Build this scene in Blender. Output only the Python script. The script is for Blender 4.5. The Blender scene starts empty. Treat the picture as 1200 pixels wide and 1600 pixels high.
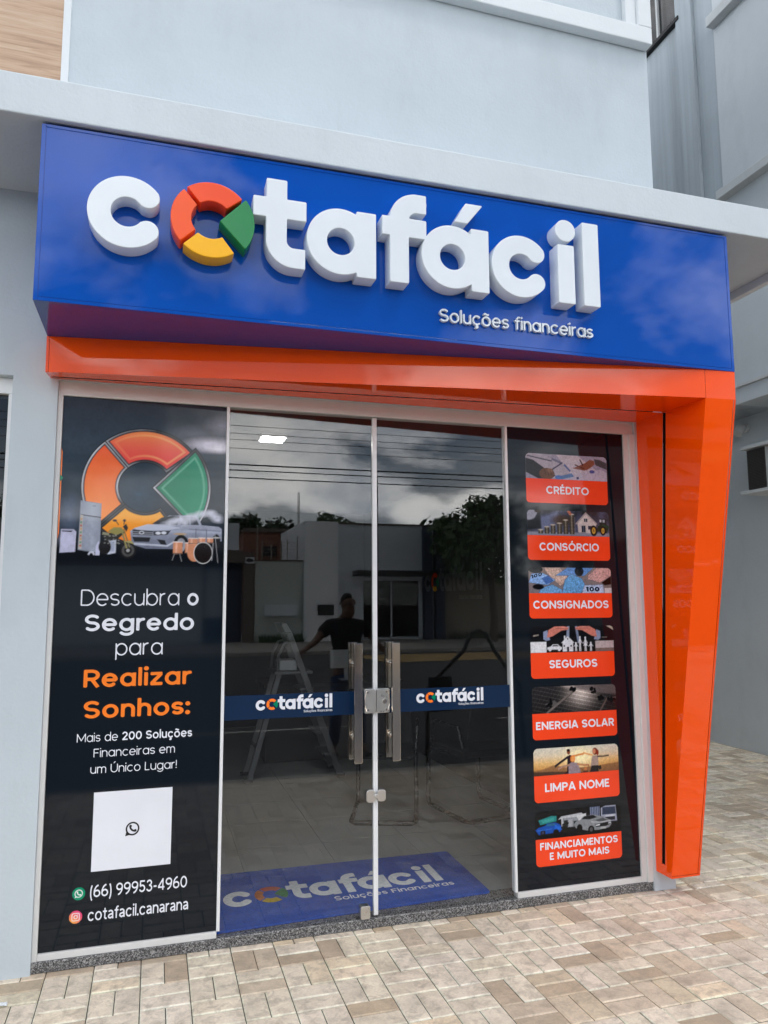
import bpy, bmesh, math, random
import numpy as np
from mathutils import Matrix, Vector, noise as mnoise
S = bpy.context.scene
COL = S.collection
random.seed(7)
RNG = np.random.default_rng(7)

# ---------------------------------------------------------------- camera
cam_d = bpy.data.cameras.new("camera")
cam_d.sensor_fit = 'VERTICAL'; cam_d.sensor_height = 36.0
cam_d.lens = 1170.39 * 36.0 / 1600.0
cam_d.clip_start = 0.05; cam_d.clip_end = 3000
cam = bpy.data.objects.new("camera", cam_d); COL.objects.link(cam)
yaw, pitch, roll = 0.29567, 0.11872, -0.00447
f_ = Vector((math.sin(yaw)*math.cos(pitch), math.cos(yaw)*math.cos(pitch), math.sin(pitch)))
r0 = f_.cross(Vector((0, 0, 1))).normalized(); u0 = r0.cross(f_)
r_ = r0*math.cos(roll)+u0*math.sin(roll); u_ = -r0*math.sin(roll)+u0*math.cos(roll)
M = Matrix.Identity(4)
for i in range(3):
    M[i][0] = r_[i]; M[i][1] = u_[i]; M[i][2] = -f_[i]
M.translation = Vector((0.449, -3.8247, 1.622))
cam.matrix_world = M
S.camera = cam

# ---------------------------------------------------------------- world and sun
SUN_EL, SUN_AZ = math.radians(62), math.radians(148)   # azimuth: clockwise from +y
world = bpy.data.worlds.new("World"); S.world = world; world.use_nodes = True
wn = world.node_tree; wn.nodes.clear()
def wnode(t, **k):
    n = wn.nodes.new(t)
    for a, b in k.items(): setattr(n, a, b)
    return n
def wl(a, b): wn.links.new(a, b)
def wmath(op, a, b=None, clamp=False):
    n = wnode('ShaderNodeMath', operation=op, use_clamp=clamp)
    for i, v in enumerate((a, b)):
        if v is None: continue
        if hasattr(v, 'links'): wl(v, n.inputs[i])
        else: n.inputs[i].default_value = v
    return n.outputs[0]
sky = wnode('ShaderNodeTexSky', sky_type='NISHITA')
sky.sun_disc = False; sky.sun_elevation = SUN_EL; sky.sun_rotation = SUN_AZ
sky.air_density = 1.0; sky.dust_density = 0.4; sky.ozone_density = 2.0
tc = wnode('ShaderNodeTexCoord'); sx = wnode('ShaderNodeSeparateXYZ'); wl(tc.outputs['Generated'], sx.inputs[0])
den = wmath('ADD', wmath('MAXIMUM', sx.outputs[2], 0.0), 0.40)
cx = wnode('ShaderNodeCombineXYZ')
wl(wmath('DIVIDE', sx.outputs[0], den), cx.inputs[0]); wl(wmath('DIVIDE', sx.outputs[1], den), cx.inputs[1])
def wnoise(scale, detail, rough, off):
    mp = wnode('ShaderNodeMapping'); wl(cx.outputs[0], mp.inputs[0]); mp.inputs['Location'].default_value = off
    n = wnode('ShaderNodeTexNoise'); n.inputs['Scale'].default_value = scale; n.inputs['Detail'].default_value = detail
    n.inputs['Roughness'].default_value = rough; n.inputs['Distortion'].default_value = 0.25
    wl(mp.outputs[0], n.inputs['Vector']); return n.outputs['Fac']
CLOUD_OFF = (1.3, 7.7, 0.0)
dens = wnoise(2.1, 9, 0.56, CLOUD_OFF)
cr = wnode('ShaderNodeValToRGB'); wl(dens, cr.inputs[0])
cr.color_ramp.elements[0].position = 0.47; cr.color_ramp.elements[1].position = 0.56
cr.color_ramp.elements[0].color = (0, 0, 0, 1); cr.color_ramp.elements[1].color = (1, 1, 1, 1)
# a thin veil of cloud everywhere, thicker low down
veil = wmath('MULTIPLY', wmath('SUBTRACT', 1.0, wmath('MULTIPLY', sx.outputs[2], 3.3, True), True), 0.42)
fac = wmath('MAXIMUM', cr.outputs[0], veil)
shade = wnoise(3.6, 7, 0.6, (7.7, 4.1, 0.0))
cr2 = wnode('ShaderNodeValToRGB'); wl(shade, cr2.inputs[0])
cr2.color_ramp.elements[0].position = 0.36; cr2.color_ramp.elements[1].position = 0.62
cr2.color_ramp.elements[0].color = (0.46, 0.50, 0.56, 1); cr2.color_ramp.elements[1].color = (1.0, 0.99, 0.97, 1)
CLOUD = 36.0
cs = wnode('ShaderNodeVectorMath', operation='SCALE'); wl(cr2.outputs[0], cs.inputs[0])
# cloud seen through more of the bright hazy air low in the sky
low = wmath('POWER', wmath('SUBTRACT', 1.0, wmath('MULTIPLY', wmath('MAXIMUM', sx.outputs[2], 0.0), 2.2, True), True), 2.0)
wl(wmath('MULTIPLY', wmath('ADD', wmath('MULTIPLY', low, 1.25), 1.0), CLOUD), cs.inputs['Scale'])
mx = wnode('ShaderNodeMix', data_type='RGBA'); wl(fac, mx.inputs[0]); wl(sky.outputs[0], mx.inputs[6]); wl(cs.outputs[0], mx.inputs[7])
bg = wnode('ShaderNodeBackground'); wl(mx.outputs[2], bg.inputs[0]); bg.inputs[1].default_value = 0.10
wo = wnode('ShaderNodeOutputWorld'); wl(bg.outputs[0], wo.inputs[0])

sun_d = bpy.data.lights.new("sun", 'SUN'); sun_d.energy = 0.9; sun_d.angle = math.radians(14); sun_d.color = (1.0, 0.96, 0.90)
sun = bpy.data.objects.new("sun", sun_d); COL.objects.link(sun)
sd = Vector((math.sin(SUN_AZ)*math.cos(SUN_EL), math.cos(SUN_AZ)*math.cos(SUN_EL), math.sin(SUN_EL)))
sun.rotation_euler = sd.to_track_quat('Z', 'Y').to_euler(); sun.location = sd*30
S.view_settings.view_transform = 'Standard'; S.view_settings.look = 'None'
S.view_settings.exposure = 0.0; S.view_settings.gamma = 1.0
S.render.engine = 'CYCLES'
try:
    S.cycles.max_bounces = 12; S.cycles.transparent_max_bounces = 16; S.cycles.glossy_bounces = 6
    S.cycles.caustics_reflective = False; S.cycles.caustics_refractive = False
    S.cycles.use_denoising = True
except Exception: pass

# ---------------------------------------------------------------- materials
MATS = {}
class NT:
    def __init__(s, name):
        s.m = bpy.data.materials.new(name); s.m.use_nodes = True; s.t = s.m.node_tree
        s.b = s.t.nodes['Principled BSDF']; s.out = s.t.nodes['Material Output']; s._c = None
    def n(s, t, **k):
        x = s.t.nodes.new(t)
        for a, b in k.items(): setattr(x, a, b)
        return x
    def l(s, a, b): s.t.links.new(a, b)
    def coord(s):
        if s._c is None: s._c = s.n('ShaderNodeTexCoord')
        return s._c.outputs['Object']
    def noise(s, scale, detail=4, rough=0.55, stretch=None, dist=0.0):
        n = s.n('ShaderNodeTexNoise'); n.inputs['Scale'].default_value = scale; n.inputs['Detail'].default_value = detail
        n.inputs['Roughness'].default_value = rough; n.inputs['Distortion'].default_value = dist
        v = s.coord()
        if stretch:
            mp = s.n('ShaderNodeMapping'); mp.inputs['Scale'].default_value = stretch; s.l(v, mp.inputs[0]); v = mp.outputs[0]
        s.l(v, n.inputs['Vector']); return n.outputs['Fac']
    def ramp(s, fac, stops):
        r = s.n('ShaderNodeValToRGB'); s.l(fac, r.inputs[0]); e = r.color_ramp.elements
        while len(e) < len(stops): e.new(0.5)
        for x, (p, c) in zip(e, stops):
            x.position = p; x.color = (*c, 1) if len(c) == 3 else c
        return r.outputs[0]
    def mix(s, fac, a, b, mode='MIX'):
        m = s.n('ShaderNodeMix', data_type='RGBA', blend_type=mode)
        for i, v in ((0, fac), (6, a), (7, b)):
            if hasattr(v, 'links'): s.l(v, m.inputs[i])
            elif i == 0: m.inputs[0].default_value = v
            else: m.inputs[i].default_value = (*v, 1)
        return m.outputs[2]
    def bump(s, h, strength=0.2, dist=0.01):
        b = s.n('ShaderNodeBump'); b.inputs['Strength'].default_value = strength; b.inputs['Distance'].default_value = dist
        s.l(h, b.inputs['Height']); s.l(b.outputs[0], s.b.inputs['Normal'])
    def set(s, color=None, rough=None, metal=None, **k):
        if color is not None:
            if hasattr(color, 'links'): s.l(color, s.b.inputs['Base Color'])
            else: s.b.inputs['Base Color'].default_value = (*color, 1)
        for nm, v in (('Roughness', rough), ('Metallic', metal)):
            if v is None: continue
            if hasattr(v, 'links'): s.l(v, s.b.inputs[nm])
            else: s.b.inputs[nm].default_value = v
        for a, v in k.items(): s.b.inputs[a.replace('_', ' ')].default_value = v
        return s

def plaster(name, col, amp=0.06, stain=0.0, streak=0.0, bump=0.25):
    t = NT(name)
    a = t.ramp(t.noise(1.3, 6, 0.6), [(0.3, tuple(c*(1-amp) for c in col)), (0.7, tuple(min(1, c*(1+amp*.6)) for c in col))])
    if stain:
        a = t.mix(t.ramp(t.noise(3.1, 8, 0.7, (1, 1, .35)), [(0.52, (0, 0, 0)), (0.75, (stain,)*3)]), a, tuple(c*0.55 for c in col))
    if streak:
        a = t.mix(t.ramp(t.noise(2.2, 5, 0.6, (1, 1.6, .04)), [(0.42, (0, 0, 0)), (0.62, (streak,)*3)]), a, tuple(c*0.6 for c in col))
        a = t.mix(t.ramp(t.noise(3.7, 5, 0.6, (1, 1.3, .05)), [(0.5, (0, 0, 0)), (0.7, (streak*.8,)*3)]), a, tuple(min(1, c*1.3) for c in col))
    t.set(a, 0.75)
    hb = t.n('ShaderNodeMath', operation='ADD'); t.l(t.noise(60, 3), hb.inputs[0])
    mm = t.n('ShaderNodeMath', operation='MULTIPLY'); t.l(t.noise(9, 4, .6), mm.inputs[0]); mm.inputs[1].default_value = 2.0
    t.l(mm.outputs[0], hb.inputs[1])
    t.bump(hb.outputs[0], bump, 0.004)
    MATS[name] = t.m; return t.m
def gloss(name, col, rough=0.08, spec=0.5, metal=0.0, wob=0.0, speck=0.0, coat=0.0):
    t = NT(name); c = col
    n1 = t.noise(2.3, 4, 0.6)
    c = t.ramp(n1, [(0.35, tuple(x*0.965 for x in col)), (0.65, tuple(min(1, x*1.03) for x in col))])
    r = t.n('ShaderNodeMapRange'); t.l(t.noise(14, 5, .65), r.inputs[0]); r.inputs[3].default_value = rough*0.7; r.inputs[4].default_value = rough*1.4
    t.set(c, r.outputs[0], metal, Specular_IOR_Level=spec, Coat_Weight=coat, Coat_Roughness=0.03)
    if wob: t.bump(t.noise(1.7, 2, .5), wob, 0.02)
    MATS[name] = t.m; return t.m
WALL = plaster('wall_paint', (0.525, 0.588, 0.628), 0.06, stain=0.16, bump=0.4)
WHITE = plaster('white_trim_paint', (0.72, 0.755, 0.775), 0.03)
SLABM = plaster('slab_paint', (0.60, 0.655, 0.69), 0.05, stain=0.15, bump=0.35)
GREYW = plaster('grey_side_paint', (0.56, 0.60, 0.625), 0.05, stain=0.2)
GREYS = plaster('streaked_grey_paint', (0.40, 0.45, 0.485), 0.06, stain=0.2, streak=0.6)
LEDGE = plaster('ledge_paint', (0.56, 0.58, 0.58), 0.06, stain=0.3)
BLUE = gloss('blue_panel', (0.0004, 0.070, 0.395), 0.022, 0.33, wob=0.015)
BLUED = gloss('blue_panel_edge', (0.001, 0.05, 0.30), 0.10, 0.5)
ORANGE = gloss('orange_panel', (0.98, 0.088, 0.001), 0.035, 0.5, wob=0.05)
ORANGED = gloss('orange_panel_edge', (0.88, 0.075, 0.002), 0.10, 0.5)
LETTERW = gloss('letter_white', (0.74, 0.79, 0.83), 0.22, 0.5)
EM_RED = gloss('emblem_red', (0.88, 0.075, 0.012), 0.22, 0.4)
EM_ORED = gloss('emblem_orange_red', (0.90, 0.095, 0.012), 0.22, 0.4)
EM_YEL = gloss('emblem_yellow', (0.93, 0.46, 0.0), 0.22, 0.4)
EM_GRN = gloss('emblem_green', (0.01, 0.22, 0.06), 0.22, 0.5)
ALU = gloss('white_aluminium', (0.66, 0.66, 0.65), 0.35, 0.5)
ALU2 = gloss('bright_aluminium', (0.78, 0.79, 0.80), 0.32, 0.5)
STEEL = gloss('polished_steel', (0.78, 0.71, 0.64), 0.11, 0.5, metal=1.0, wob=0.06)
BRUSH = gloss('brushed_steel', (0.66, 0.655, 0.64), 0.28, 0.5, metal=1.0)
BLACK = gloss('black_plastic', (0.006, 0.006, 0.007), 0.3, 0.4)
SLOT = gloss('slot_black', (0.003, 0.003, 0.003), 0.4, 0.3)
NAVY = gloss('navy_vinyl', (0.0045, 0.0085, 0.014), 0.045, 0.36)
BAND = gloss('band_vinyl', (0.006, 0.022, 0.062), 0.10, 0.5)
PRW = gloss('print_white', (0.78, 0.80, 0.86), 0.10, 0.5)
PRO = gloss('print_orange', (0.95, 0.22, 0.025), 0.10, 0.5)
PRR = gloss('print_red_orange', (0.90, 0.064, 0.014), 0.06, 0.36)
PRG = gloss('print_green', (0.0, 0.22, 0.11), 0.10, 0.5)
ASPH = None
def canvas_mat():
    t = NT('printed_picture'); a = t.n('ShaderNodeAttribute', attribute_name='Col')
    t.set(a.outputs['Color'], 0.05, Specular_IOR_Level=0.28); return t.m
PRINT = canvas_mat()
def glass_mat(name, tint):
    t = NT(name); t.t.nodes.remove(t.b)
    g = t.n('ShaderNodeNewGeometry'); d = t.n('ShaderNodeVectorMath', operation='DOT_PRODUCT')
    t.l(g.outputs['Normal'], d.inputs[0]); t.l(g.outputs['Incoming'], d.inputs[1])
    def m(op, a, b=None):
        x = t.n('ShaderNodeMath', operation=op)
        for i, v in enumerate((a, b)):
            if v is None: continue
            if hasattr(v, 'links'): t.l(v, x.inputs[i])
            else: x.inputs[i].default_value = v
        return x.outputs[0]
    c = m('ABSOLUTE', d.outputs['Value']); p = m('POWER', m('SUBTRACT', 1.0, c), 5.0)
    F = m('ADD', m('MULTIPLY', p, 0.959), 0.041)
    tr = t.n('ShaderNodeBsdfTransparent'); tr.inputs[0].default_value = (*tint, 1)
    gl = t.n('ShaderNodeBsdfGlossy'); gl.inputs['Roughness'].default_value = 0.0; gl.inputs[0].default_value = (1, 1, 1, 1)
    mxs = t.n('ShaderNodeMixShader'); t.l(F, mxs.inputs[0]); t.l(tr.outputs[0], mxs.inputs[1]); t.l(gl.outputs[0], mxs.inputs[2])
    t.l(mxs.outputs[0], t.out.inputs[0]); return t.m
GLASS = glass_mat('clear_glass', (0.95, 0.96, 0.957))
GLASSD = glass_mat('dark_glass', (0.45, 0.46, 0.47))
def emit_mat(name, col, s):
    t = NT(name); t.set((0.8, 0.8, 0.8), 0.5); t.b.inputs['Emission Color'].default_value = (*col, 1); t.b.inputs['Emission Strength'].default_value = s
    return t.m
def granite():
    t = NT('granite'); v = t.n('ShaderNodeTexVoronoi'); v.inputs['Scale'].default_value = 230; t.l(t.coord(), v.inputs['Vector'])
    g = t.n('ShaderNodeSeparateColor'); t.l(v.outputs['Color'], g.inputs[0])
    a = t.ramp(g.outputs[0], [(0.0, (0.025, 0.025, 0.027)), (0.4, (0.085, 0.085, 0.088)), (0.65, (0.19, 0.19, 0.192)), (1.0, (0.40, 0.395, 0.39))])
    a = t.mix(t.ramp(t.noise(22, 4), [(0.4, (0, 0, 0)), (0.7, (.45,)*3)]), a, (0.09, 0.088, 0.085))
    t.set(a, 0.22); return t.m
GRAN = granite()
def travertine():
    t = NT('travertine'); n = t.noise(5, 8, 0.65, (0.5, 1, 9), 0.6)
    a = t.ramp(n, [(0.3, (0.30, 0.175, 0.105)), (0.48, (0.47, 0.31, 0.20)), (0.7, (0.56, 0.41, 0.29))])
    a = t.mix(t.ramp(t.noise(9, 6, .7, (0.35, 1, 14), .8), [(0.62, (0, 0, 0)), (0.7, (.5,)*3)]), a, (0.27, 0.17, 0.11))
    t.set(a, 0.35); return t.m
TRAV = travertine()
def paver_mat(name, tint=(1, 1, 1)):
    t = NT(name); a = t.n('ShaderNodeAttribute', attribute_name='Col')
    n = t.mix(t.ramp(t.noise(7, 7, 0.68), [(0.38, (.60,)*3), (0.62, (1.12,)*3)]), (1, 1, 1), (1, 1, 1))
    c = t.mix(0.55, a.outputs['Color'], t.ramp(t.noise(7, 7, 0.68), [(0.32, (.70, .68, .64)), (0.62, (1.1, 1.1, 1.08))]), 'MULTIPLY')
    c = t.mix(0.5, c, t.ramp(t.noise(90, 3, .6), [(0.3, (.78,)*3), (0.7, (1.12,)*3)]), 'MULTIPLY')
    c = t.mix(1.0, c, tint, 'MULTIPLY')
    c = t.mix(t.ramp(t.noise(16, 8, .7, None, .6), [(0.47, (0, 0, 0)), (0.66, (.62,)*3)]), c, (.33, .28, .22))
    c = t.mix(t.ramp(t.noise(3.2, 6, .65), [(0.52, (0, 0, 0)), (0.72, (.5,)*3)]), c, (.36, .31, .255))
    t.set(c, 0.72); t.bump(t.noise(70, 5, .65), 0.35, 0.004); return t.m
PAVE = paver_mat('paver_concrete')
def simple(name, col, rough=0.6, amp=0.15, scale=4, bump=0.0, metal=0.0):
    t = NT(name)
    t.set(t.ramp(t.noise(scale, 6, .62), [(0.3, tuple(c*(1-amp) for c in col)), (0.7, tuple(min(1, c*(1+amp)) for c in col))]), rough, metal)
    if bump: t.bump(t.noise(scale*12, 4, .6), bump, 0.006)
    return t.m
SAND = simple('joint_sand', (0.10, 0.085, 0.07), 0.9)
ASPH = simple('asphalt', (0.050, 0.049, 0.050), 0.85, 0.25, 1.6, 0.4)
EARTH = simple('dry_ground', (0.16, 0.13, 0.09), 0.95, 0.3, .3)
CONC = simple('kerb_concrete', (0.33, 0.31, 0.28), 0.85, 0.2, 3, .3)

# ---------------------------------------------------------------- mesh helpers
class MB:
    def __init__(s): s.v = []; s.f = []; s.mi = []
    def add(s, vs, fs, mi=0):
        o = len(s.v); s.v += [tuple(v) for v in vs]; s.f += [tuple(o+i for i in f) for f in fs]; s.mi += [mi]*len(fs); return s
    def box(s, x0, y0, z0, x1, y1, z1, mi=0):
        v = [(x0, y0, z0), (x1, y0, z0), (x1, y1, z0), (x0, y1, z0), (x0, y0, z1), (x1, y0, z1), (x1, y1, z1), (x0, y1, z1)]
        return s.hexa(v, mi)
    def hexa(s, v, mi=0):
        return s.add(v, [(0, 3, 2, 1), (4, 5, 6, 7), (0, 1, 5, 4), (1, 2, 6, 5), (2, 3, 7, 6), (3, 0, 4, 7)], mi)
    def quad(s, a, b, c, d, mi=0): return s.add([a, b, c, d], [(0, 1, 2, 3)], mi)
    def patch(s, a, b, c, d, nu, nv, mi=0):
        a, b, c, d = map(Vector, (a, b, c, d)); vs = []; fs = []
        for j in range(nv+1):
            for i in range(nu+1):
                u, w = i/nu, j/nv; vs.append((a*(1-u)+b*u)*(1-w)+(d*(1-u)+c*u)*w)
        for j in range(nv):
            for i in range(nu):
                k = j*(nu+1)+i; fs.append((k, k+1, k+nu+2, k+nu+1))
        return s.add(vs, fs, mi)
    def tube(s, pts, r, n=10, mi=0, caps=True, rz=None):
        pts = [Vector(p) for p in pts]; R = r if isinstance(r, (list, tuple)) else [r]*len(pts)
        vs = []; fs = []; up = None
        for i, p in enumerate(pts):
            t = (pts[min(i+1, len(pts)-1)]-pts[max(i-1, 0)]).normalized()
            if up is None:
                up = Vector((0, 0, 1)) if abs(t.z) < 0.9 else Vector((1, 0, 0))
            a = t.cross(up)
            if a.length < 1e-4: a = t.orthogonal()
            a.normalize(); b = a.cross(t); up = b
            for k in range(n):
                q = 2*math.pi*k/n; vs.append(p+(a*math.cos(q)+b*math.sin(q))*R[i])
        for i in range(len(pts)-1):
            for k in range(n):
                fs.append((i*n+k, i*n+(k+1) % n, (i+1)*n+(k+1) % n, (i+1)*n+k))
        if caps: fs.append(tuple(range(n-1, -1, -1))); fs.append(tuple((len(pts)-1)*n+k for k in range(n)))
        return s.add(vs, fs, mi)
    def cyl(s, c, r, h, n=20, axis='z', mi=0):
        c = Vector(c); d = {'x': Vector((h, 0, 0)), 'y': Vector((0, h, 0)), 'z': Vector((0, 0, h))}[axis]
        return s.tube([c, c+d], r, n, mi)
    def prism(s, pts2, fn0, fn1, mi=0):
        n = len(pts2); v = [fn0(*p) for p in pts2]+[fn1(*p) for p in pts2]
        return s.add(v, [tuple(range(n)), tuple(range(2*n-1, n-1, -1))]+[(i, i+n, (i+1) % n+n, (i+1) % n) for i in range(n)], mi)
    def build(s, name, mat, parent=None, bevel=0.0, smooth=False, fix=True):
        me = bpy.data.meshes.new(name); me.from_pydata(s.v, [], s.f)
        for m in (mat if isinstance(mat, (list, tuple)) else [mat]): me.materials.append(m)
        me.polygons.foreach_set('material_index', s.mi)
        if fix:
            bm = bmesh.new(); bm.from_mesh(me); bmesh.ops.recalc_face_normals(bm, faces=bm.faces); bm.to_mesh(me); bm.free()
        me.update()
        return link(name, me, parent, bevel, smooth)
def link(name, me, parent=None, bevel=0.0, smooth=False):
    o = bpy.data.objects.new(name, me); COL.objects.link(o)
    if parent is not None:
        o.parent = parent
        L = Vector(parent.get('_w', (0, 0, 0))); o.location = -L
        o['_w'] = (0.0, 0.0, 0.0)
    if bevel:
        b = o.modifiers.new('bevel', 'BEVEL'); b.width = bevel; b.segments = 2; b.limit_method = 'ANGLE'; b.angle_limit = math.radians(40)
    if smooth:
        me.polygons.foreach_set('use_smooth', [True]*len(me.polygons))
        try: me.set_sharp_from_angle(angle=math.radians(smooth if smooth > 1 else 35))
        except Exception: pass
    return o
def thing(name, label, cat, loc=(0, 0, 0), group=None, rz=0.0):
    o = bpy.data.objects.new(name, None); COL.objects.link(o); o.location = loc; o.rotation_euler = (0, 0, rz)
    o.empty_display_size = 0.1; o['_w'] = tuple(float(x) for x in loc)
    return tag(o, label, cat, group)
def local(name, label, cat, loc=(0, 0, 0), group=None, rz=0.0):
    o = thing(name, label, cat, loc, group, rz); o['_w'] = (0.0, 0.0, 0.0); return o
def tag(o, label, cat, group=None):
    o['label'] = label; o['category'] = cat
    if group: o['group'] = group
    return o
def struct(o, kind='structure'): o['kind'] = kind; return o
def copy_tree(o, parent=None):
    c = o.copy(); COL.objects.link(c)
    if parent is not None: c.parent = parent
    for ch in list(o.children): copy_tree(ch, c)
    return c

# ---------------------------------------------------------------- signed-distance lettering
def sd_stroke(X, Y, pts, w, caps=True):
    """distance to a polyline of width w with square-cut ends"""
    D = np.full(X.shape, 9.0); n = len(pts)-1; h = w/2
    closed = abs(pts[0][0]-pts[-1][0])+abs(pts[0][1]-pts[-1][1]) < 1e-6
    for i in range(n):
        (x0, y0), (x1, y1) = pts[i], pts[i+1]; dx, dy = x1-x0, y1-y0; L = math.hypot(dx, dy)
        if L < 1e-9: continue
        dx /= L; dy /= L; t = (X-x0)*dx+(Y-y0)*dy; p = np.abs((X-x0)*dy-(Y-y0)*dx)
        over = np.maximum(np.maximum(-t, t-L), 0); d = np.hypot(p, over)-h
        if not closed and caps:
            if i == 0: d = np.where(t < 0, np.maximum(p-h, -t), d)
            if i == n-1: d = np.where(t > L, np.maximum(p-h, t-L), d)
            if n == 1: d = np.maximum(p-h, np.maximum(-t, t-L))
            elif i == 0: d = np.where(t < h*1.0, np.maximum(d, np.where(t < L, np.maximum(p-h, -t), d)), d)
            elif i == n-1: d = np.where(t > L-h, np.maximum(d, np.where(t > 0, np.maximum(p-h, t-L), d)), d)
        D = np.minimum(D, d)
    return D
def arc(cx, cy, rx, ry, a0, a1, n=None):
    n = n or max(6, int(abs(a1-a0)/8))
    return [(cx+rx*math.cos(math.radians(a0+(a1-a0)*i/n)), cy+ry*math.sin(math.radians(a0+(a1-a0)*i/n))) for i in range(n+1)]
def sd_poly(X, Y, pts):
    D = np.full(X.shape, 9.0); ins = np.zeros(X.shape, bool); n = len(pts)
    for i in range(n):
        (x0, y0), (x1, y1) = pts[i], pts[(i+1) % n]; dx, dy = x1-x0, y1-y0; L2 = dx*dx+dy*dy+1e-12
        t = np.clip(((X-x0)*dx+(Y-y0)*dy)/L2, 0, 1); D = np.minimum(D, np.hypot(X-x0-t*dx, Y-y0-t*dy))
        c = (y0 > Y) != (y1 > Y); ins ^= c & (X < (x1-x0)*(Y-y0)/((y1-y0) if abs(y1-y0) > 1e-12 else 1e-12)+x0)
    return np.where(ins, -D, D)
def march(F, x0, y0, h):
    """filled faces and outline segments of F<0 on a grid; returns verts, faces, boundary segments"""
    ny, nx = F.shape; verts = []; key = {}; faces = []; segs = []
    I = F < 0
    def vid(k, p):
        if k not in key: key[k] = len(verts); verts.append(p)
        return key[k]
    def corner(i, j): return vid((0, i, j), (x0+i*h, y0+j*h))
    def cross(i0, j0, i1, j1):
        k = (1,)+((i0, j0, i1, j1) if (i0, j0) < (i1, j1) else (i1, j1, i0, j0))
        a, b = F[j0, i0], F[j1, i1]; t = min(max(a/(a-b), 0.02), 0.98)
        return vid(k, (x0+(i0+(i1-i0)*t)*h, y0+(j0+(j1-j0)*t)*h))
    cnt = I[:-1, :-1].astype(int)+I[1:, :-1]+I[:-1, 1:]+I[1:, 1:]
    for j in range(ny-1):
        i = 0
        while i < nx-1:
            c = cnt[j, i]
            if c == 0: i += 1; continue
            if c == 4:
                k = i
                while k < nx-1 and cnt[j, k] == 4: k += 1
                faces.append((corner(i, j), corner(k, j), corner(k, j+1), corner(i, j+1))); i = k; continue
            cs = [(i, j), (i+1, j), (i+1, j+1), (i, j+1)]; poly = []; typ = []
            for q in range(4):
                a, b = cs[q], cs[(q+1) % 4]
                ia, ib = I[a[1], a[0]], I[b[1], b[0]]
                if ia: poly.append(corner(*a)); typ.append(0)
                if ia != ib: poly.append(cross(*a, *b)); typ.append(1)
            faces.append(tuple(poly))
            m = len(poly)
            for q in range(m):
                if typ[q] and typ[(q+1) % m]:
                    # exit crossing followed by entry crossing
                    segs.append((poly[q], poly[(q+1) % m]))
            i += 1
    return verts, faces, segs
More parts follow.
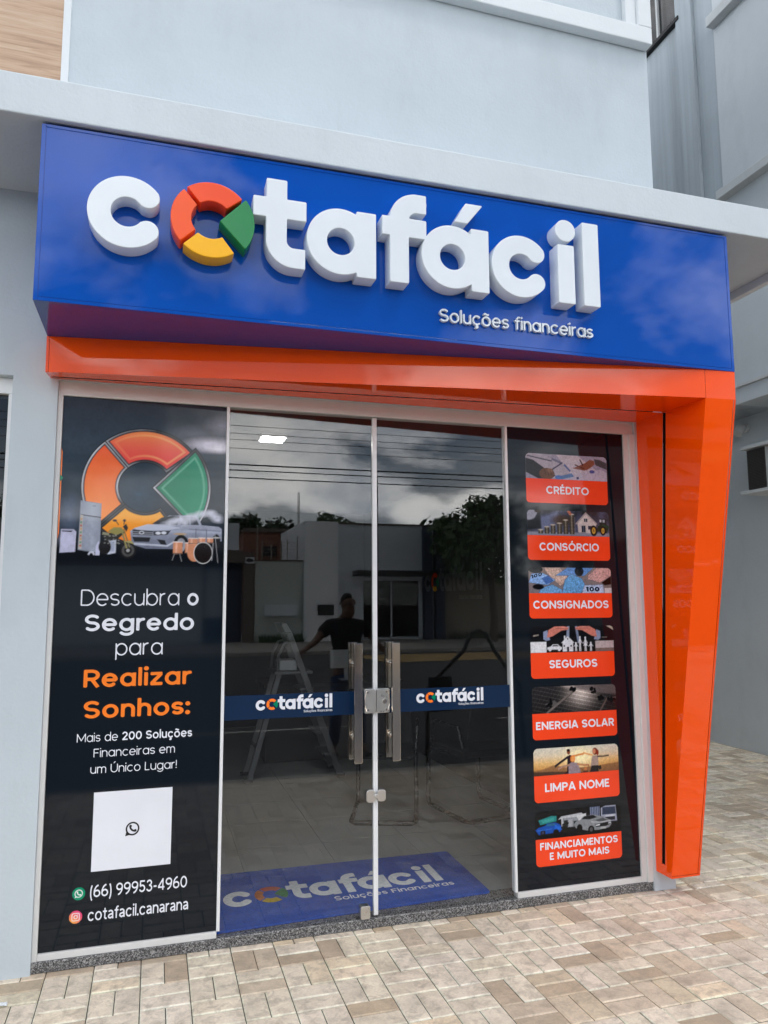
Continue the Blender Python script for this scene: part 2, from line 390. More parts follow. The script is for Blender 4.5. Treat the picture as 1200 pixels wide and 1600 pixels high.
def glyph_strokes(ch, w, narrow=False):
    h = w/2; X = 0.535; C = 0.70; A = 0.745; D = -0.20
    R = (X-w)/2; cx = h+R; cy = X/2; S_ = []; adv = None
    def L(*p): S_.append([(p[i], p[i+1]) for i in range(0, len(p), 2)])
    def P(p): S_.append(p)
    def ess(W, H, y0=0.0):
        ry = (H-w)/4; rx = (W-w)/2; m = W/2; yt = y0+H-h-ry; yb = y0+h+ry
        P(arc(m, yt, rx, ry, 28, 270, 26)[:-1]+arc(m, yb, rx, ry, 90, -152, 26)); return W
    acc = None; base = ch
    if ch in 'ÉÓÚáçõúéã':
        base = {'É': 'E', 'Ó': 'O', 'Ú': 'U', 'á': 'a', 'ç': 'c', 'õ': 'o', 'ú': 'u', 'é': 'e', 'ã': 'a'}[ch]
        acc = {'ç': 'ced', 'õ': 'til', 'ã': 'til'}.get(ch, 'acu')
    c = base
    if c == 'o': P(arc(cx, cy, R, R+.01, 0, 360, 48)); adv = X
    elif c == 'a':
        if narrow:
            W = .44; P([(.04, X-.085)]+arc(W/2-.01, X-h-.12, W/2-h-.01, .125, 130, 0)+[(W-h, 0)])
            P([(W-h, .31)]+arc(.20, .155, .20-h, .155-h, 90, 270)+[(W-h, .12)]); adv = W
        else: P(arc(cx, cy, R, R+.01, 0, 360, 48)); L(X-h, 0, X-h, X); adv = X
    elif c == 'b': P(arc(cx, cy, R, R+.01, 0, 360, 48)); L(h, 0, h, A); adv = X
    elif c == 'd': P(arc(cx, cy, R, R+.01, 0, 360, 48)); L(X-h, 0, X-h, A); adv = X
    elif c == 'p': P(arc(cx, cy, R, R+.01, 0, 360, 48)); L(h, D, h, X); adv = X
    elif c == 'g':
        P(arc(cx, cy, R, R+.01, 0, 360, 48)); P([(X-h, X), (X-h, -.02)]+arc(cx, -.02, R, .19-h, -4, -160)); adv = X
    elif c == 'c': P(arc(cx, cy, R, R+.01, 42, 318, 36)); adv = X*.93
    elif c == 'e': P(arc(cx, cy, R, R+.01, 0, 318, 40)); L(h*.6, cy, X-h*.6, cy); adv = X
    elif c in 'hn':
        W = .47; r = (W-w)/2; L(h, 0, h, A if c == 'h' else X); P([(W-h, 0)]+arc(h+r, X-h-r+.01, r, r, 0, 180)); adv = W
    elif c == 'm':
        W = .40; r = (W-w)/2; L(h, 0, h, X)
        for k in (0, 1):
            o = k*(W-w); P([(o+W-h, 0)]+arc(o+h+r, X-h-r+.01, r, r, 0, 180))
        adv = 2*W-w
    elif c == 'r': L(h, 0, h, X); P(arc(h+.20, X-h-.19+.01, .20, .19, 180, 82)); adv = .30
    elif c == 'u':
        W = .47; r = (W-w)/2; P([(h, X)]+arc(h+r, h+r-.01, r, r, 180, 360)+[(W-h, X)]); L(W-h, 0, W-h, X); adv = W
    elif c == 's': adv = ess(.42, X)
    elif c == 't': L(.16, .69, .16, h+.06); P(arc(.16+.10, h+.09, .10, .09, 180, 275)+[(.32, h)]); L(0, X-h, .33, X-h); adv = .33
    elif c == 'f': P([(.15, 0), (.15, A-.17)]+arc(.15+.13, A-h-.12, .13, .12, 180, 82)); L(0, X-h, .31, X-h); adv = .31
    elif c == 'i': L(h, 0, h, X); P(arc(h, .69, w*.18, w*.18, 0, 360, 12)); adv = w
    elif c == 'l': L(h, 0, h, A); adv = w
    elif c == 'z': L(.01, X-h, .42, X-h); L(.38, X-w*.6, .05, w*.6); L(.01, h, .43, h); adv = .43
    elif c == 'A': L(h*.6, 0, .31, C); L(.62-h*.6, 0, .31, C); L(.13, .20, .49, .20); adv = .62
    elif c in 'CG':
        rx = .34-h; ry = C/2-h+.008; P(arc(.34, C/2, rx, ry, 45 if c == 'C' else 42, 315 if c == 'C' else 352, 40))
        if c == 'G': L(.36, .33, .34+rx+h*.5, .33)
        adv = .62 if c == 'C' else .67
    elif c == 'O': P(arc(.36, C/2, .36-h, C/2-h+.008, 0, 360, 48)); adv = .72
    elif c == 'D': L(h, 0, h, C); P([(h, C-h), (.26, C-h)]+arc(.26, C/2, .34-h, C/2-h, 90, -90)+[(h, h)]); adv = .60
    elif c in 'EF':
        L(h, 0, h, C); L(h, C-h, .43, C-h); L(h, C/2+.01, .39, C/2+.01); adv = .45
        if c == 'E': L(h, h, .44, h)
    elif c == 'I': L(h, 0, h, C); adv = w
    elif c == 'L': L(h, 0, h, C); L(h, h, .40, h); adv = .40
    elif c == 'M': L(h, 0, h, C); L(.76-h, 0, .76-h, C); L(h, C-w*.3, .38, .12, .76-h, C-w*.3); adv = .76
    elif c == 'N': L(h, 0, h, C); L(.62-h, 0, .62-h, C); L(h, C-w*.3, .62-h, w*.3); adv = .62
    elif c in 'PR':
        L(h, 0, h, C); r = .19-h*.5; P([(h, C-h), (.27, C-h)]+arc(.27, C-h-r, .26-h, r, 90, -90)+[(h, C-h-2*r)]); adv = .52
        if c == 'R': L(.27, C-h-2*r, .50-h*.3, 0)
    elif c == 'S': adv = ess(.53, C)
    elif c == 'T': L(.26, 0, .26, C-h); L(0, C-h, .52, C-h); adv = .52
    elif c == 'U': r = .29-h; P([(h, C)]+arc(.29, .29, r, .29-h, 180, 360)+[(.58-h, C)]); adv = .58
    elif c == '0': P(arc(.27, C/2, .27-h, C/2-h, 0, 360, 44)); adv = .54
    elif c == '1': L(.22, 0, .22, C); L(.02, C-.17, .22, C-h*1.2); adv = .22+h
    elif c == '2': P(arc(.24, C-.22, .24-h, .22-h, 165, -25)+[(.10, h*1.4)]); L(.03, h, .49, h); adv = .50
    elif c == '3': P(arc(.23, C-.19, .20-h*.7, .19-h, 160, -90)); P(arc(.23, .20, .24-h, .21-h, 90, -160)); adv = .48
    elif c == '4': L(.40, 0, .40, C); L(.40, C-h, .05, .20); L(.02, .175, .53, .175); adv = .54
    elif c == '5': L(.44, C-h, .09+h*.3, C-h, .07+h*.4, .36); P(arc(.235, .225, .245-h, .225-h, 140, -155)); adv = .49
    elif c in '69':
        st = [arc(.26, .22, .26-h, .22-h, 0, 360, 40), [(h*.95, .24)]+arc(.40, .26, .40-h, .44-h*.3, 178, 96)]
        if c == '9': st = [[(.52-x, C-y) for x, y in s] for s in st]
        for s in st: P(s)
        adv = .52
    elif c == ':': P(arc(h, .08, w*.2, w*.2, 0, 360, 12)); P(arc(h, .44, w*.2, w*.2, 0, 360, 12)); adv = w
    elif c == '.': P(arc(h, h*1.1, w*.2, w*.2, 0, 360, 12)); adv = w
    elif c == '!': L(h, .22, h, C); P(arc(h, .07, w*.2, w*.2, 0, 360, 12)); adv = w
    elif c == '-': L(.02, .27, .26, .27); adv = .28
    elif c == '(': P(arc(.30, .27, .27, .56, 128, 232)); adv = .17
    elif c == ')': P(arc(-.13, .27, .27, .56, 52, -52)); adv = .17
    elif c == ' ': adv = .27
    if acc == 'acu':
        m = adv/2; y = (C if ch in 'ÉÓÚ' else X)+.06; L(m-.05, y, m+.07, y+.13)
    elif acc == 'til':
        y = X+.12; P([(adv/2-.15, y-.02), (adv/2-.09, y+.035), (adv/2, y), (adv/2+.09, y-.035), (adv/2+.15, y+.02)])
    elif acc == 'ced': P([(adv/2, 0), (adv/2+.01, -.05)]+arc(adv/2, -.10, .065, .055, 80, -140))
    return S_, adv
GC = {}
def glyph(ch, w, narrow=False):
    k = (ch, round(w, 3), narrow)
    if k not in GC:
        st, adv = glyph_strokes(ch, w, narrow)
        if not st: GC[k] = ([], [], [], adv); return GC[k]
        hh = 1/30; x0, y0 = -0.1, -0.3
        xs = x0+np.arange(int((adv+.2)/hh)+2)*hh; ys = y0+np.arange(int(1.35/hh))*hh
        Xg, Yg = np.meshgrid(xs, ys); F = np.full(Xg.shape, 9.0)
        for p in st: F = np.minimum(F, sd_stroke(Xg, Yg, p, w))
        GC[k] = (*march(F, x0, y0, hh), adv)
    return GC[k]
def layout(spec, w, narrow=False, track=0.075):
    """spec: text or list of (text, weight); returns placed glyphs and total width"""
    if isinstance(spec, str): spec = [(spec, w)]
    x = 0; out = []
    for s, ww in spec:
        for ch in s:
            g = glyph(ch, ww, narrow); out.append((g, x)); x += g[3]+(track if ch != ' ' else .02)
    return out, x-track
def lettering(name, spec, x0, x1, z, cap, w, fn, mat, parent, depth=0.0, narrow=False, label=None):
    gl, W = layout(spec, w, narrow); sxx = (x1-x0)/W; sz = cap/0.70; mb = MB()
    for (v, f, sg, a), gx in gl:
        n = len(v)
        if not n: continue
        top = [fn(x0+(gx+p[0])*sxx, z+p[1]*sz, depth) for p in v]
        if depth:
            mb.add(top+[fn(x0+(gx+p[0])*sxx, z+p[1]*sz, 0) for p in v], list(f)+[(b, a_, a_+n, b+n) for a_, b in sg])
        else: mb.add(top, f)
    o = mb.build(name, mat, parent, fix=False)
    if label: o['label'] = label
    return o
def on_y(y): return lambda u, v, d=0.0: (u, y-d, v)

# the shop's word mark, in metres on the sign face (x, z)
LB = 3.062
def wordmark():
    w = .091; c = {}
    def st(*pl): return lambda X, Y: np.minimum.reduce([sd_stroke(X, Y, p, ww) for p, ww in pl])
    c['c1'] = ('c', st((arc(.292, LB+.158, .1095, .1095, 36, 324, 48), w)))
    c['t'] = ('t', st(([(.908, 3.466), (.908, 3.19)]+arc(.985, LB+.126, .077, .077, 180, 270, 14)+[(1.036, LB+.049)], w), ([(.806, 3.333), (1.040, 3.333)], w)))
    def ring_a(cx, sx_, acc=False):
        pl = [(arc(cx, LB+.157, .1085, .1085, 0, 360, 60), w), ([(sx_, LB), (sx_, 3.372)], w)]
        fn = st(*pl)
        if acc:
            P = [(cx+.012, 3.395), (cx+.078, 3.395), (cx+.158, 3.495), (cx+.070, 3.495)]
            return lambda X, Y: np.minimum(fn(X, Y), sd_poly(X, Y, P))
        return fn
    c['a1'] = ('a', ring_a(1.196, 1.315))
    c['f'] = ('f', st(([(1.472, LB), (1.472, 3.36)]+arc(1.560, 3.365, .088, .088, 178, 90, 14)+[(1.604, 3.453)], w), ([(1.390, 3.330), (1.604, 3.330)], w)))
    c['a2'] = ('á', ring_a(1.733, 1.873, True))
    c['c2'] = ('c', st((arc(2.088, LB+.157, .1095, .1095, 36, 324, 48), w)))
    fi = st(([(2.334, LB), (2.334, 3.362)], w))
    c['i'] = ('i', lambda X, Y: np.minimum(fi(X, Y), np.hypot(X-2.334, Y-3.436)-.056))
    c['l'] = ('l', st(([(2.474, LB), (2.474, 3.494)], w)))
    return c
EMC = (.632, 3.236, .168)
def emblem_fns(cx, cz, R, gap=.095, rnd=.06):
    """four pieces of the round emblem: left, top, bottom, green wedge"""
    ri = .50*R; g = gap*R; q = rnd*R
    def sector(a0, a1):
        def F(X, Y):
            x, y = X-cx, Y-cz; r = np.hypot(x, y); d = np.maximum(r-(R-q), (ri+q)-r)
            for a, s in ((a0, 1), (a1, -1)):
                ca, sa = math.cos(math.radians(a)), math.sin(math.radians(a))
                d = np.maximum(d, -s*(-sa*x+ca*y)+g/2+q)
            return d-q
        return F
    def wedge(X, Y):
        x, y = X-cx-.20*R, Y-cz; r = np.hypot(X-cx, y); d = r-(1.08*R-q)
        for a, s in ((-46, 1), (46, -1)):
            ca, sa = math.cos(math.radians(a)), math.sin(math.radians(a)); d = np.maximum(d, -s*(-sa*x+ca*y)+q)
        return d-q
    return [('left', sector(131, 224)), ('top', sector(38, 131)), ('bottom', sector(224, 308)), ('wedge', wedge)]
def shape_mesh(fn, bx, h):
    x0, x1, y0, y1 = bx; xs = x0+np.arange(int((x1-x0)/h)+2)*h; ys = y0+np.arange(int((y1-y0)/h)+2)*h
    Xg, Yg = np.meshgrid(xs, ys); return march(fn(Xg, Yg), x0, y0, h)
def flat_shape(mb, fn, bx, h, place, mi=0):
    v, f, s = shape_mesh(fn, bx, h); mb.add([place(*p) for p in v], f, mi); return mb
def loops_of(v, segs):
    nxt = {a: b for a, b in segs}; out = []
    while nxt:
        s, b = nxt.popitem(); lp = [s, b]
        while b in nxt: b = nxt.pop(b); lp.append(b)
        out.append([v[i] for i in lp[:-1]])
    return out
def solid_letter(name, fn, bx, y_front, depth, mat, parent, h=.004, bev=.006, label=None):
    v, f, s = shape_mesh(fn, bx, h); cu = bpy.data.curves.new(name, 'CURVE'); cu.dimensions = '2D'; cu.fill_mode = 'BOTH'
    cu.extrude = depth/2-bev; cu.bevel_depth = bev; cu.bevel_resolution = 2; cu.offset = -bev
    for lp in loops_of(v, s):
        # light smoothing and thinning of the outline
        a = np.array(lp); keep = [0]
        for i in range(1, len(a)):
            if np.hypot(*(a[i]-a[keep[-1]])) > h*.75: keep.append(i)
        a = a[keep]
        if len(a) < 5: continue
        sp = cu.splines.new('POLY'); sp.points.add(len(a)-1); sp.use_cyclic_u = True
        sp.points.foreach_set('co', np.column_stack([a, np.zeros(len(a)), np.ones(len(a))]).ravel())
    tmp = bpy.data.objects.new(name, cu); COL.objects.link(tmp)
    dg = bpy.context.evaluated_depsgraph_get(); me = bpy.data.meshes.new_from_object(tmp.evaluated_get(dg))
    bpy.data.objects.remove(tmp); bpy.data.curves.remove(cu)
    me.transform(Matrix(((1, 0, 0, 0), (0, 0, -1, y_front+depth/2), (0, 1, 0, 0), (0, 0, 0, 1))))
    me.materials.clear(); me.materials.append(mat); me.name = name
    o = link(name, me, parent, 0, 38)
    if label: o['label'] = label
    return o

# ---------------------------------------------------------------- painted prints (colour per vertex)
class Canvas:
    def __init__(s, W, H, dx):
        s.nx = int(round(W/dx))+1; s.ny = int(round(H/dx))+1; s.W = W; s.H = H
        s.X, s.Y = np.meshgrid(np.linspace(0, W, s.nx), np.linspace(0, H, s.ny)); s.aa = dx; s.C = np.zeros((s.ny, s.nx, 3))
    def put(s, d, col, a=1.0, soft=None):
        m = np.clip(.5-d/(soft or s.aa), 0, 1)*a
        col = np.asarray(col, float); s.C = s.C*(1-m[..., None])+m[..., None]*col
    def poly(s, pts, col, a=1.0, soft=None): s.put(sd_poly(s.X, s.Y, pts), col, a, soft)
    def line(s, pts, w, col, a=1.0, soft=None): s.put(sd_stroke(s.X, s.Y, pts, w), col, a, soft)
    def ell(s, cx, cy, rx, ry, col, a=1.0, soft=None):
        s.put((np.hypot((s.X-cx)/rx, (s.Y-cy)/ry)-1)*min(rx, ry), col, a, soft)
    def rect(s, x0, y0, x1, y1, col, a=1.0, soft=None): s.poly([(x0, y0), (x1, y0), (x1, y1), (x0, y1)], col, a, soft)
    def vgrad(s, stops):
        t = s.Y/s.H; ps = [p for p, _ in stops]
        for k in range(3): s.C[..., k] = np.interp(t, ps, [c[k] for _, c in stops])
    def noise(s, scale, seed=0, oct=4):
        out = np.zeros(s.X.shape); amp = 1; tot = 0
        r = np.random.default_rng(seed)
        for o in range(oct):
            n = max(2, int(scale*2**o*max(1, s.W/s.H))); m = max(2, int(scale*2**o)); g = r.random((m+2, n+2))
            fx = s.X/s.W*n; fy = s.Y/s.H*m; ix = fx.astype(int); iy = fy.astype(int); tx = fx-ix; ty = fy-iy
            tx = tx*tx*(3-2*tx); ty = ty*ty*(3-2*ty)
            out += amp*((g[iy, ix]*(1-tx)+g[iy, ix+1]*tx)*(1-ty)+(g[iy+1, ix]*(1-tx)+g[iy+1, ix+1]*tx)*ty); tot += amp; amp *= .5
        return out/tot
    def build(s, name, x0, z0, y, parent, clip=None):
        n = s.nx*s.ny; v = np.empty((n, 3)); v[:, 0] = x0+s.X.ravel(); v[:, 1] = y; v[:, 2] = z0+s.Y.ravel()
        i, j = np.meshgrid(np.arange(s.nx-1), np.arange(s.ny-1)); k = (j*s.nx+i).ravel()
        f = np.column_stack([k, k+1, k+s.nx+1, k+s.nx])
        if clip is not None:
            d = clip(s.X, s.Y).ravel(); keep = (d[f] < 0).all(1); f = f[keep]
        me = bpy.data.meshes.new(name); me.from_pydata(v.tolist(), [], f.tolist())
        at = me.color_attributes.new('Col', 'FLOAT_COLOR', 'POINT')
        at.data.foreach_set('color', np.column_stack([np.clip(s.C, 0, 1).reshape(-1, 3), np.ones(n)]).ravel())
        me.materials.append(PRINT); return link(name, me, parent)
def srgb(r, g, b):
    f = lambda c: c/12.92 if c <= .04045 else ((c+.055)/1.055)**2.4
    return (f(r/255), f(g/255), f(b/255))

# ================================================================ SETTING
# ground, road, pavements
mb = MB(); mb.quad((-300, -300, -.30), (300, -300, -.30), (300, 300, -.30), (-300, 300, -.30)); struct(mb.build('ground', EARTH))
mb = MB(); mb.quad((-60, -20.95, -.125), (80, -20.95, -.125), (80, -3.41, -.125), (-60, -3.41, -.125)); struct(mb.build('road', ASPH))
PAINT = simple('road_paint', (0.55, 0.54, 0.50), 0.8, .25, 9)
YPAINT = simple('yellow_kerb_paint', (0.46, 0.27, 0.03), 0.8, .25, 7)
mb = MB(); mb.quad((.2, -6.72, -.121), (3.2, -6.72, -.121), (3.2, -6.62, -.121), (.2, -6.62, -.121))
mb.quad((5.4, -6.72, -.121), (8.4, -6.72, -.121), (8.4, -6.62, -.121), (5.4, -6.62, -.121))
struct(mb.build('road_marking', PAINT))
mb = MB()
for i in range(-24, 30): mb.box(i*1.0+.004, -3.41, -.20, i*1.0+.996, -3.285, -.004)
struct(mb.build('kerb', CONC, bevel=.012))
mb = MB(); mb2 = MB()
for i in range(-30, 60):
    (mb2 if i >= 60 else mb).box(i*1.0+.004, -21.08, -.20, i*1.0+.996, -20.95, .0)
struct(mb.build('far_kerb', CONC, bevel=.012))
SANDY = simple('sandy_dirt', (0.40, 0.27, 0.11), 0.95, .2, 1.5, .4)
mb = MB(); mb.patch((6.6, -20.0, -.118), (60, -20.0, -.118), (60, -16.9, -.118), (6.9, -17.1, -.118), 8, 2); struct(mb.build('dirt_strip', SANDY))
mb = MB(); mb.box(-60, -70, -.28, 80, -21.08, -.004); struct(mb.build('far_pavement', CONC))
# pavers: real blocks in a basket weave of 20 cm squares
def pavers(name, areas):
    v = []; f = []; cols = []; rng = np.random.default_rng(5)
    base = np.array([.82, .72, .59])
    def block(x0, y0, x1, y1, c):
        g = .0022; b = .006; z = rng.normal(0, .0009); o = len(v)
        x0 += g; y0 += g; x1 -= g; y1 -= g
        zc = [z+rng.normal(0, .0005) for _ in range(4)]
        v.extend([(x0, y0, -.02), (x1, y0, -.02), (x1, y1, -.02), (x0, y1, -.02),
                  (x0, y0, z-.004), (x1, y0, z-.004), (x1, y1, z-.004), (x0, y1, z-.004),
                  (x0+b, y0+b, zc[0]), (x1-b, y0+b, zc[1]), (x1-b, y1-b, zc[2]), (x0+b, y1-b, zc[3])])
        f.extend([(o+8, o+9, o+10, o+11)]+[(o+a, o+(a+1) % 4, o+4+(a+1) % 4, o+4+a) for a in range(4)]+[(o+4+a, o+4+(a+1) % 4, o+8+(a+1) % 4, o+8+a) for a in range(4)])
        cols.extend([c*.8]*4+[np.minimum(c*1.25, .9)]*4+[c]*4)
    s = .2; ox, oy = .04, -.065
    for (X0, Y0, X1, Y1) in areas:
        for j in range(int(math.floor((Y0-oy)/s)), int(math.ceil((Y1-oy)/s))):
            for i in range(int(math.floor((X0-ox)/s)), int(math.ceil((X1-ox)/s))):
                x, y = ox+i*s, oy+j*s
                p = mnoise.noise((x*.9, y*.9, 3.3))
                for k in range(2):
                    if (i+j) % 2: a = [x+k*.1, y, x+k*.1+.1, y+s]
                    else: a = [x, y+k*.1, x+s, y+k*.1+.1]
                    a[0] = max(a[0], X0); a[1] = max(a[1], Y0); a[2] = min(a[2], X1); a[3] = min(a[3], Y1)
                    if a[2]-a[0] < .02 or a[3]-a[1] < .02: continue
                    t = rng.random(); c = base*(1+rng.normal(0, .035)+.08*p)
                    c = c*np.array([1, 1+rng.normal(0, .007), 1+rng.normal(0, .018)])
                    sill_row = max(0.0, 1-abs(y+.17)/.28) if 0 < x < 3.4 and y > -.5 else 0   # larger share of darker, browner blocks along the threshold
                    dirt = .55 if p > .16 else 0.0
                    if t < .04+.36*sill_row+.30*dirt: c = c*np.array([.66, .60, .54])
                    elif t < .16+.36*sill_row+.9*dirt: c = c*np.array([.82, .775, .72])
                    elif t > .96: c = c*np.array([1.04, .98, .89])
                    block(*a, c)
    me = bpy.data.meshes.new(name); me.from_pydata(v, [], f)
    at = me.color_attributes.new('Col', 'FLOAT_COLOR', 'POINT')
    at.data.foreach_set('color', np.column_stack([np.clip(np.array(cols), 0, 1), np.ones(len(cols))]).ravel())
    me.materials.append(PAVE); return struct(link(name, me))
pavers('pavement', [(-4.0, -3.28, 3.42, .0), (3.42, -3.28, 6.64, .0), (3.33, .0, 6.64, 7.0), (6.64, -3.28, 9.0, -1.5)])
mb = MB(); mb.box(-12, -3.285, -.2, 12, .0, -.0065); mb.box(3.33, .0, -.2, 6.64, 9, -.0065); struct(mb.build('paving_bed', SAND))

# ================================================================ SHOP BUILDING
B = thing('shop_building', 'pale blue-grey shop building with a flat concrete canopy, glazed front and stone cladding', 'building', (1.6, 0, 0))
mb = MB()
Yf = -.03
mb.box(-.222, Yf, 0, -.024, .30, 3.612)                # pier between the two shopfronts
mb.box(-.024, Yf, 2.685, 3.185, .30, 3.612)            # above the shopfront
mb.box(3.185, Yf, 0, 3.325, .30, 3.612)                # right pier
mb.box(-4.0, Yf, 2.69, -.222, .30, 3.612)              # above the left window
mb.box(-4.0, Yf, 0, -2.6, .30, 2.69)
mb.box(-.046, Yf, 3.79, 3.405, .30, 8.2)               # upper wall
mb.box(3.205, .30, 0, 3.325, 8.0, 3.612)               # side wall
mb.box(3.285, .30, 3.79, 3.405, 8.0, 8.2)
mb.box(-4.0, .30, 3.79, -3.8, 8.0, 8.2); mb.box(-4.0, 7.8, 3.79, 3.285, 8.0, 8.2)
mb.build('wall', WALL, B)
mb = MB(); mb.box(-4.0, -.668, 3.612, 4.03, 8.0, 3.79); slab = mb.build('canopy_slab', SLABM, B, bevel=.006)
mb = MB(); mb.box(3.985, -.66, 3.560, 4.03, 2.0, 3.612); mb.build('drip_edge', WHITE, slab, bevel=.003)
mb = MB(); mb.box(-4.0, -.036, 3.79, -.082, .10, 8.2); mb.build('cladding', TRAV, B)
mb = MB(); mb.box(-.082, -.042, 3.79, -.046, .10, 8.2); mb.build('cladding_trim', WHITE, B, bevel=.003)
# raised surround of the upper window recess
mb = MB()
mb.box(.2, -.10, 5.166, 3.402, Yf, 5.282); mb.box(3.305, -.10, 5.282, 3.402, Yf, 7.4); mb.box(.2, -.10, 7.4, 3.402, Yf, 7.5); mb.box(.2, -.10, 5.282, .3, Yf, 7.4)
mb.box(3.228, -.075, 5.282, 3.305, Yf, 7.4)
mb.build('window_surround', WHITE, B, bevel=.006)
mb = MB(); mb.box(-.09, -.018, 0, 3.19, .14, .048); mb.build('threshold', GRAN, B, bevel=.004)
# left neighbouring window of the same building
mb = MB(); mb.box(-2.6, .02, 2.612, -.222, .12, 2.69); mb.box(-.246, .02, 0, -.222, .10, 2.612); mb.box(-2.6, .02, 0, -.246, .10, .06); mb.box(-1.4, .02, .06, -1.36, .08, 2.612)
wf = mb.build('window', ALU2, B, bevel=.003)
mb = MB(); mb.box(-2.6, .05, .06, -.246, .058, 2.612); mb.build('pane', GLASSD, wf)
mb = MB(); mb.box(-2.6, .075, .06, -.246, .085, 2.60); mb.build('blind', BLACK, wf)
# shopfront frame: bars and stiles of white aluminium
XS = [0.0, .781, 1.561, 2.341, 3.1155]
ZB, ZT = .05, 2.615
mb = MB()
mb.box(-.024, -.014, ZT, 3.185, .05, 2.685)            # head bar
mb.box(-.024, -.014, .048, -.001, .05, ZT)             # left jamb
mb.box(3.117, -.014, .048, 3.150, .05, ZT); mb.box(3.150, -.026, .048, 3.185, .05, ZT)
mb.box(-.001, -.012, .048, .775, .04, .078); mb.box(2.347, -.012, .048, 3.117, .04, .078)
fr = mb.build('entrance_frame', ALU, B, bevel=.0025)
for x in (.774, 2.333):
    mb = MB(); mb.box(x, -.012, .078, x+.015, .03, ZT); mb.build('stile', ALU2, fr, bevel=.002)
# door leaves
def door(x0, x1, side, lab):
    mb = MB(); mb.box(x0, .002, .056, x1, .010, ZT-.004)
    d = mb.build('door', GLASS, B); d['label'] = lab
    xe = x1 if side > 0 else x0
    mb = MB(); e0, e1 = (xe-.011, xe+.001) if side > 0 else (xe-.001, xe+.011)
    mb.box(e0, -.006, .056, e1, .016, ZT-.004); mb.build('edge_profile', ALU2, d, bevel=.002)
    hx = 1.454 if side > 0 else 1.656
    for yy, nm in ((-.058, 'handle'), (.055, 'handle')):
        mb = MB(); mb.box(hx-.021, yy-.010, .812, hx+.021, yy+.010, 1.408); 
        for zz in (.93, 1.30):
            mb.tube([(hx, yy, zz), (hx, .0 if yy < 0 else .012, zz)], .011, 14)
            mb.tube([(hx, -.001 if yy < 0 else .011, zz), (hx, -.008 if yy < 0 else .018, zz)], .017, 16)
        mb.build(nm, STEEL, d, bevel=.0015)
    # frosted blue band with the word mark
    bx0, bx1 = (.790, x1-.013) if side > 0 else (x0+.013, 2.332)
    mb = MB(); mb.box(bx0, -.0006, 1.045, bx1, .0015, 1.163); mb.build('band', BAND, d)
    lx0, lx1 = (.944, 1.333) if side > 0 else (1.787, 2.173); k = (lx1-lx0)/(2.522-.138); z0 = 1.086
    pl = lambda u, v: (lx0+(u-.138)*k, -.0022, z0+(v-LB)*k)
    mb = MB()
    for key, (nm, fn) in wordmark().items(): flat_shape(mb, fn, (.1, 2.6, 3.0, 3.55), .012, pl)
    mb.build('lettering', PRW, d, fix=False)
    mb = MB()
    for i, (nm, fn) in enumerate(emblem_fns(*EMC)): flat_shape(mb, fn, (.42, .84, 3.0, 3.45), .012, pl, min(1, max(0, i-2)))
    mb.build('emblem', [PRO, PRG], d, fix=False)
    lettering('tagline', "Soluções financeiras", lx0+.62*(lx1-lx0), lx1, 1.068, .0115, .10, on_y(-.0022), PRW, d)
    return d
DL = door(.790, 1.560, 1, 'left glass door leaf with a steel pull bar and blue logo band')
DR = door(1.562, 2.332, -1, 'right glass door leaf with a steel pull bar and blue logo band')
# lock plates clamp both leaves at the meeting stile
def rplate(mb, x0, z0, x1, z1, y0, y1, r, bow=0.0):
    pts = []
    for cx_, cz_, a in ((x1-r, z0+r, -90), (x1-r, z1-r, 0), (x0+r, z1-r, 90), (x0+r, z0+r, 180)): pts += arc(cx_, cz_, r, r, a, a+90, 5)
    mb.prism(pts, lambda x, z: (x, y0, z), lambda x, z: (x, y1, z))
mb = MB(); rplate(mb, 1.497, 1.050, 1.559, 1.172, -.024, -.001, .008); rplate(mb, 1.563, 1.050, 1.634, 1.172, -.024, -.001, .008)
lk = mb.build('lock_plate', BRUSH, DL, bevel=.002)
mb = MB(); mb.cyl((1.605, -.031, 1.108), .012, .008, 20, 'y'); mb.build('cylinder', STEEL, DL, smooth=True)
for x in (1.515, 1.615):
    for z in (1.066, 1.156): mb = MB(); mb.cyl((x, -.027, z), .006, .004, 14, 'y'); mb.build('screw', STEEL, DL, smooth=True)
for s, x in ((1, 1.500), (-1, 1.631)):
    mb = MB(); mb.tube([(x+s*.008, -.026, 1.060), (x, -.026, 1.085), (x-s*.002, -.026, 1.111), (x, -.026, 1.137), (x+s*.008, -.026, 1.162)], .003, 8); mb.build('rib', STEEL, DL, smooth=True)
mb = MB(); rplate(mb, 1.508, .606, 1.556, .668, -.020, -.001, .016); rplate(mb, 1.566, .608, 1.611, .666, -.020, -.001, .016); mb.cyl((1.561, -.028, .636), .011, .027, 16, 'y')
mb.build('latch', BRUSH, DL, bevel=.002)
mb = MB(); rplate(mb, 1.476, .050, 1.526, .112, -.026, .016, .010); mb.build('floor_bolt', BRUSH, DL, bevel=.002)

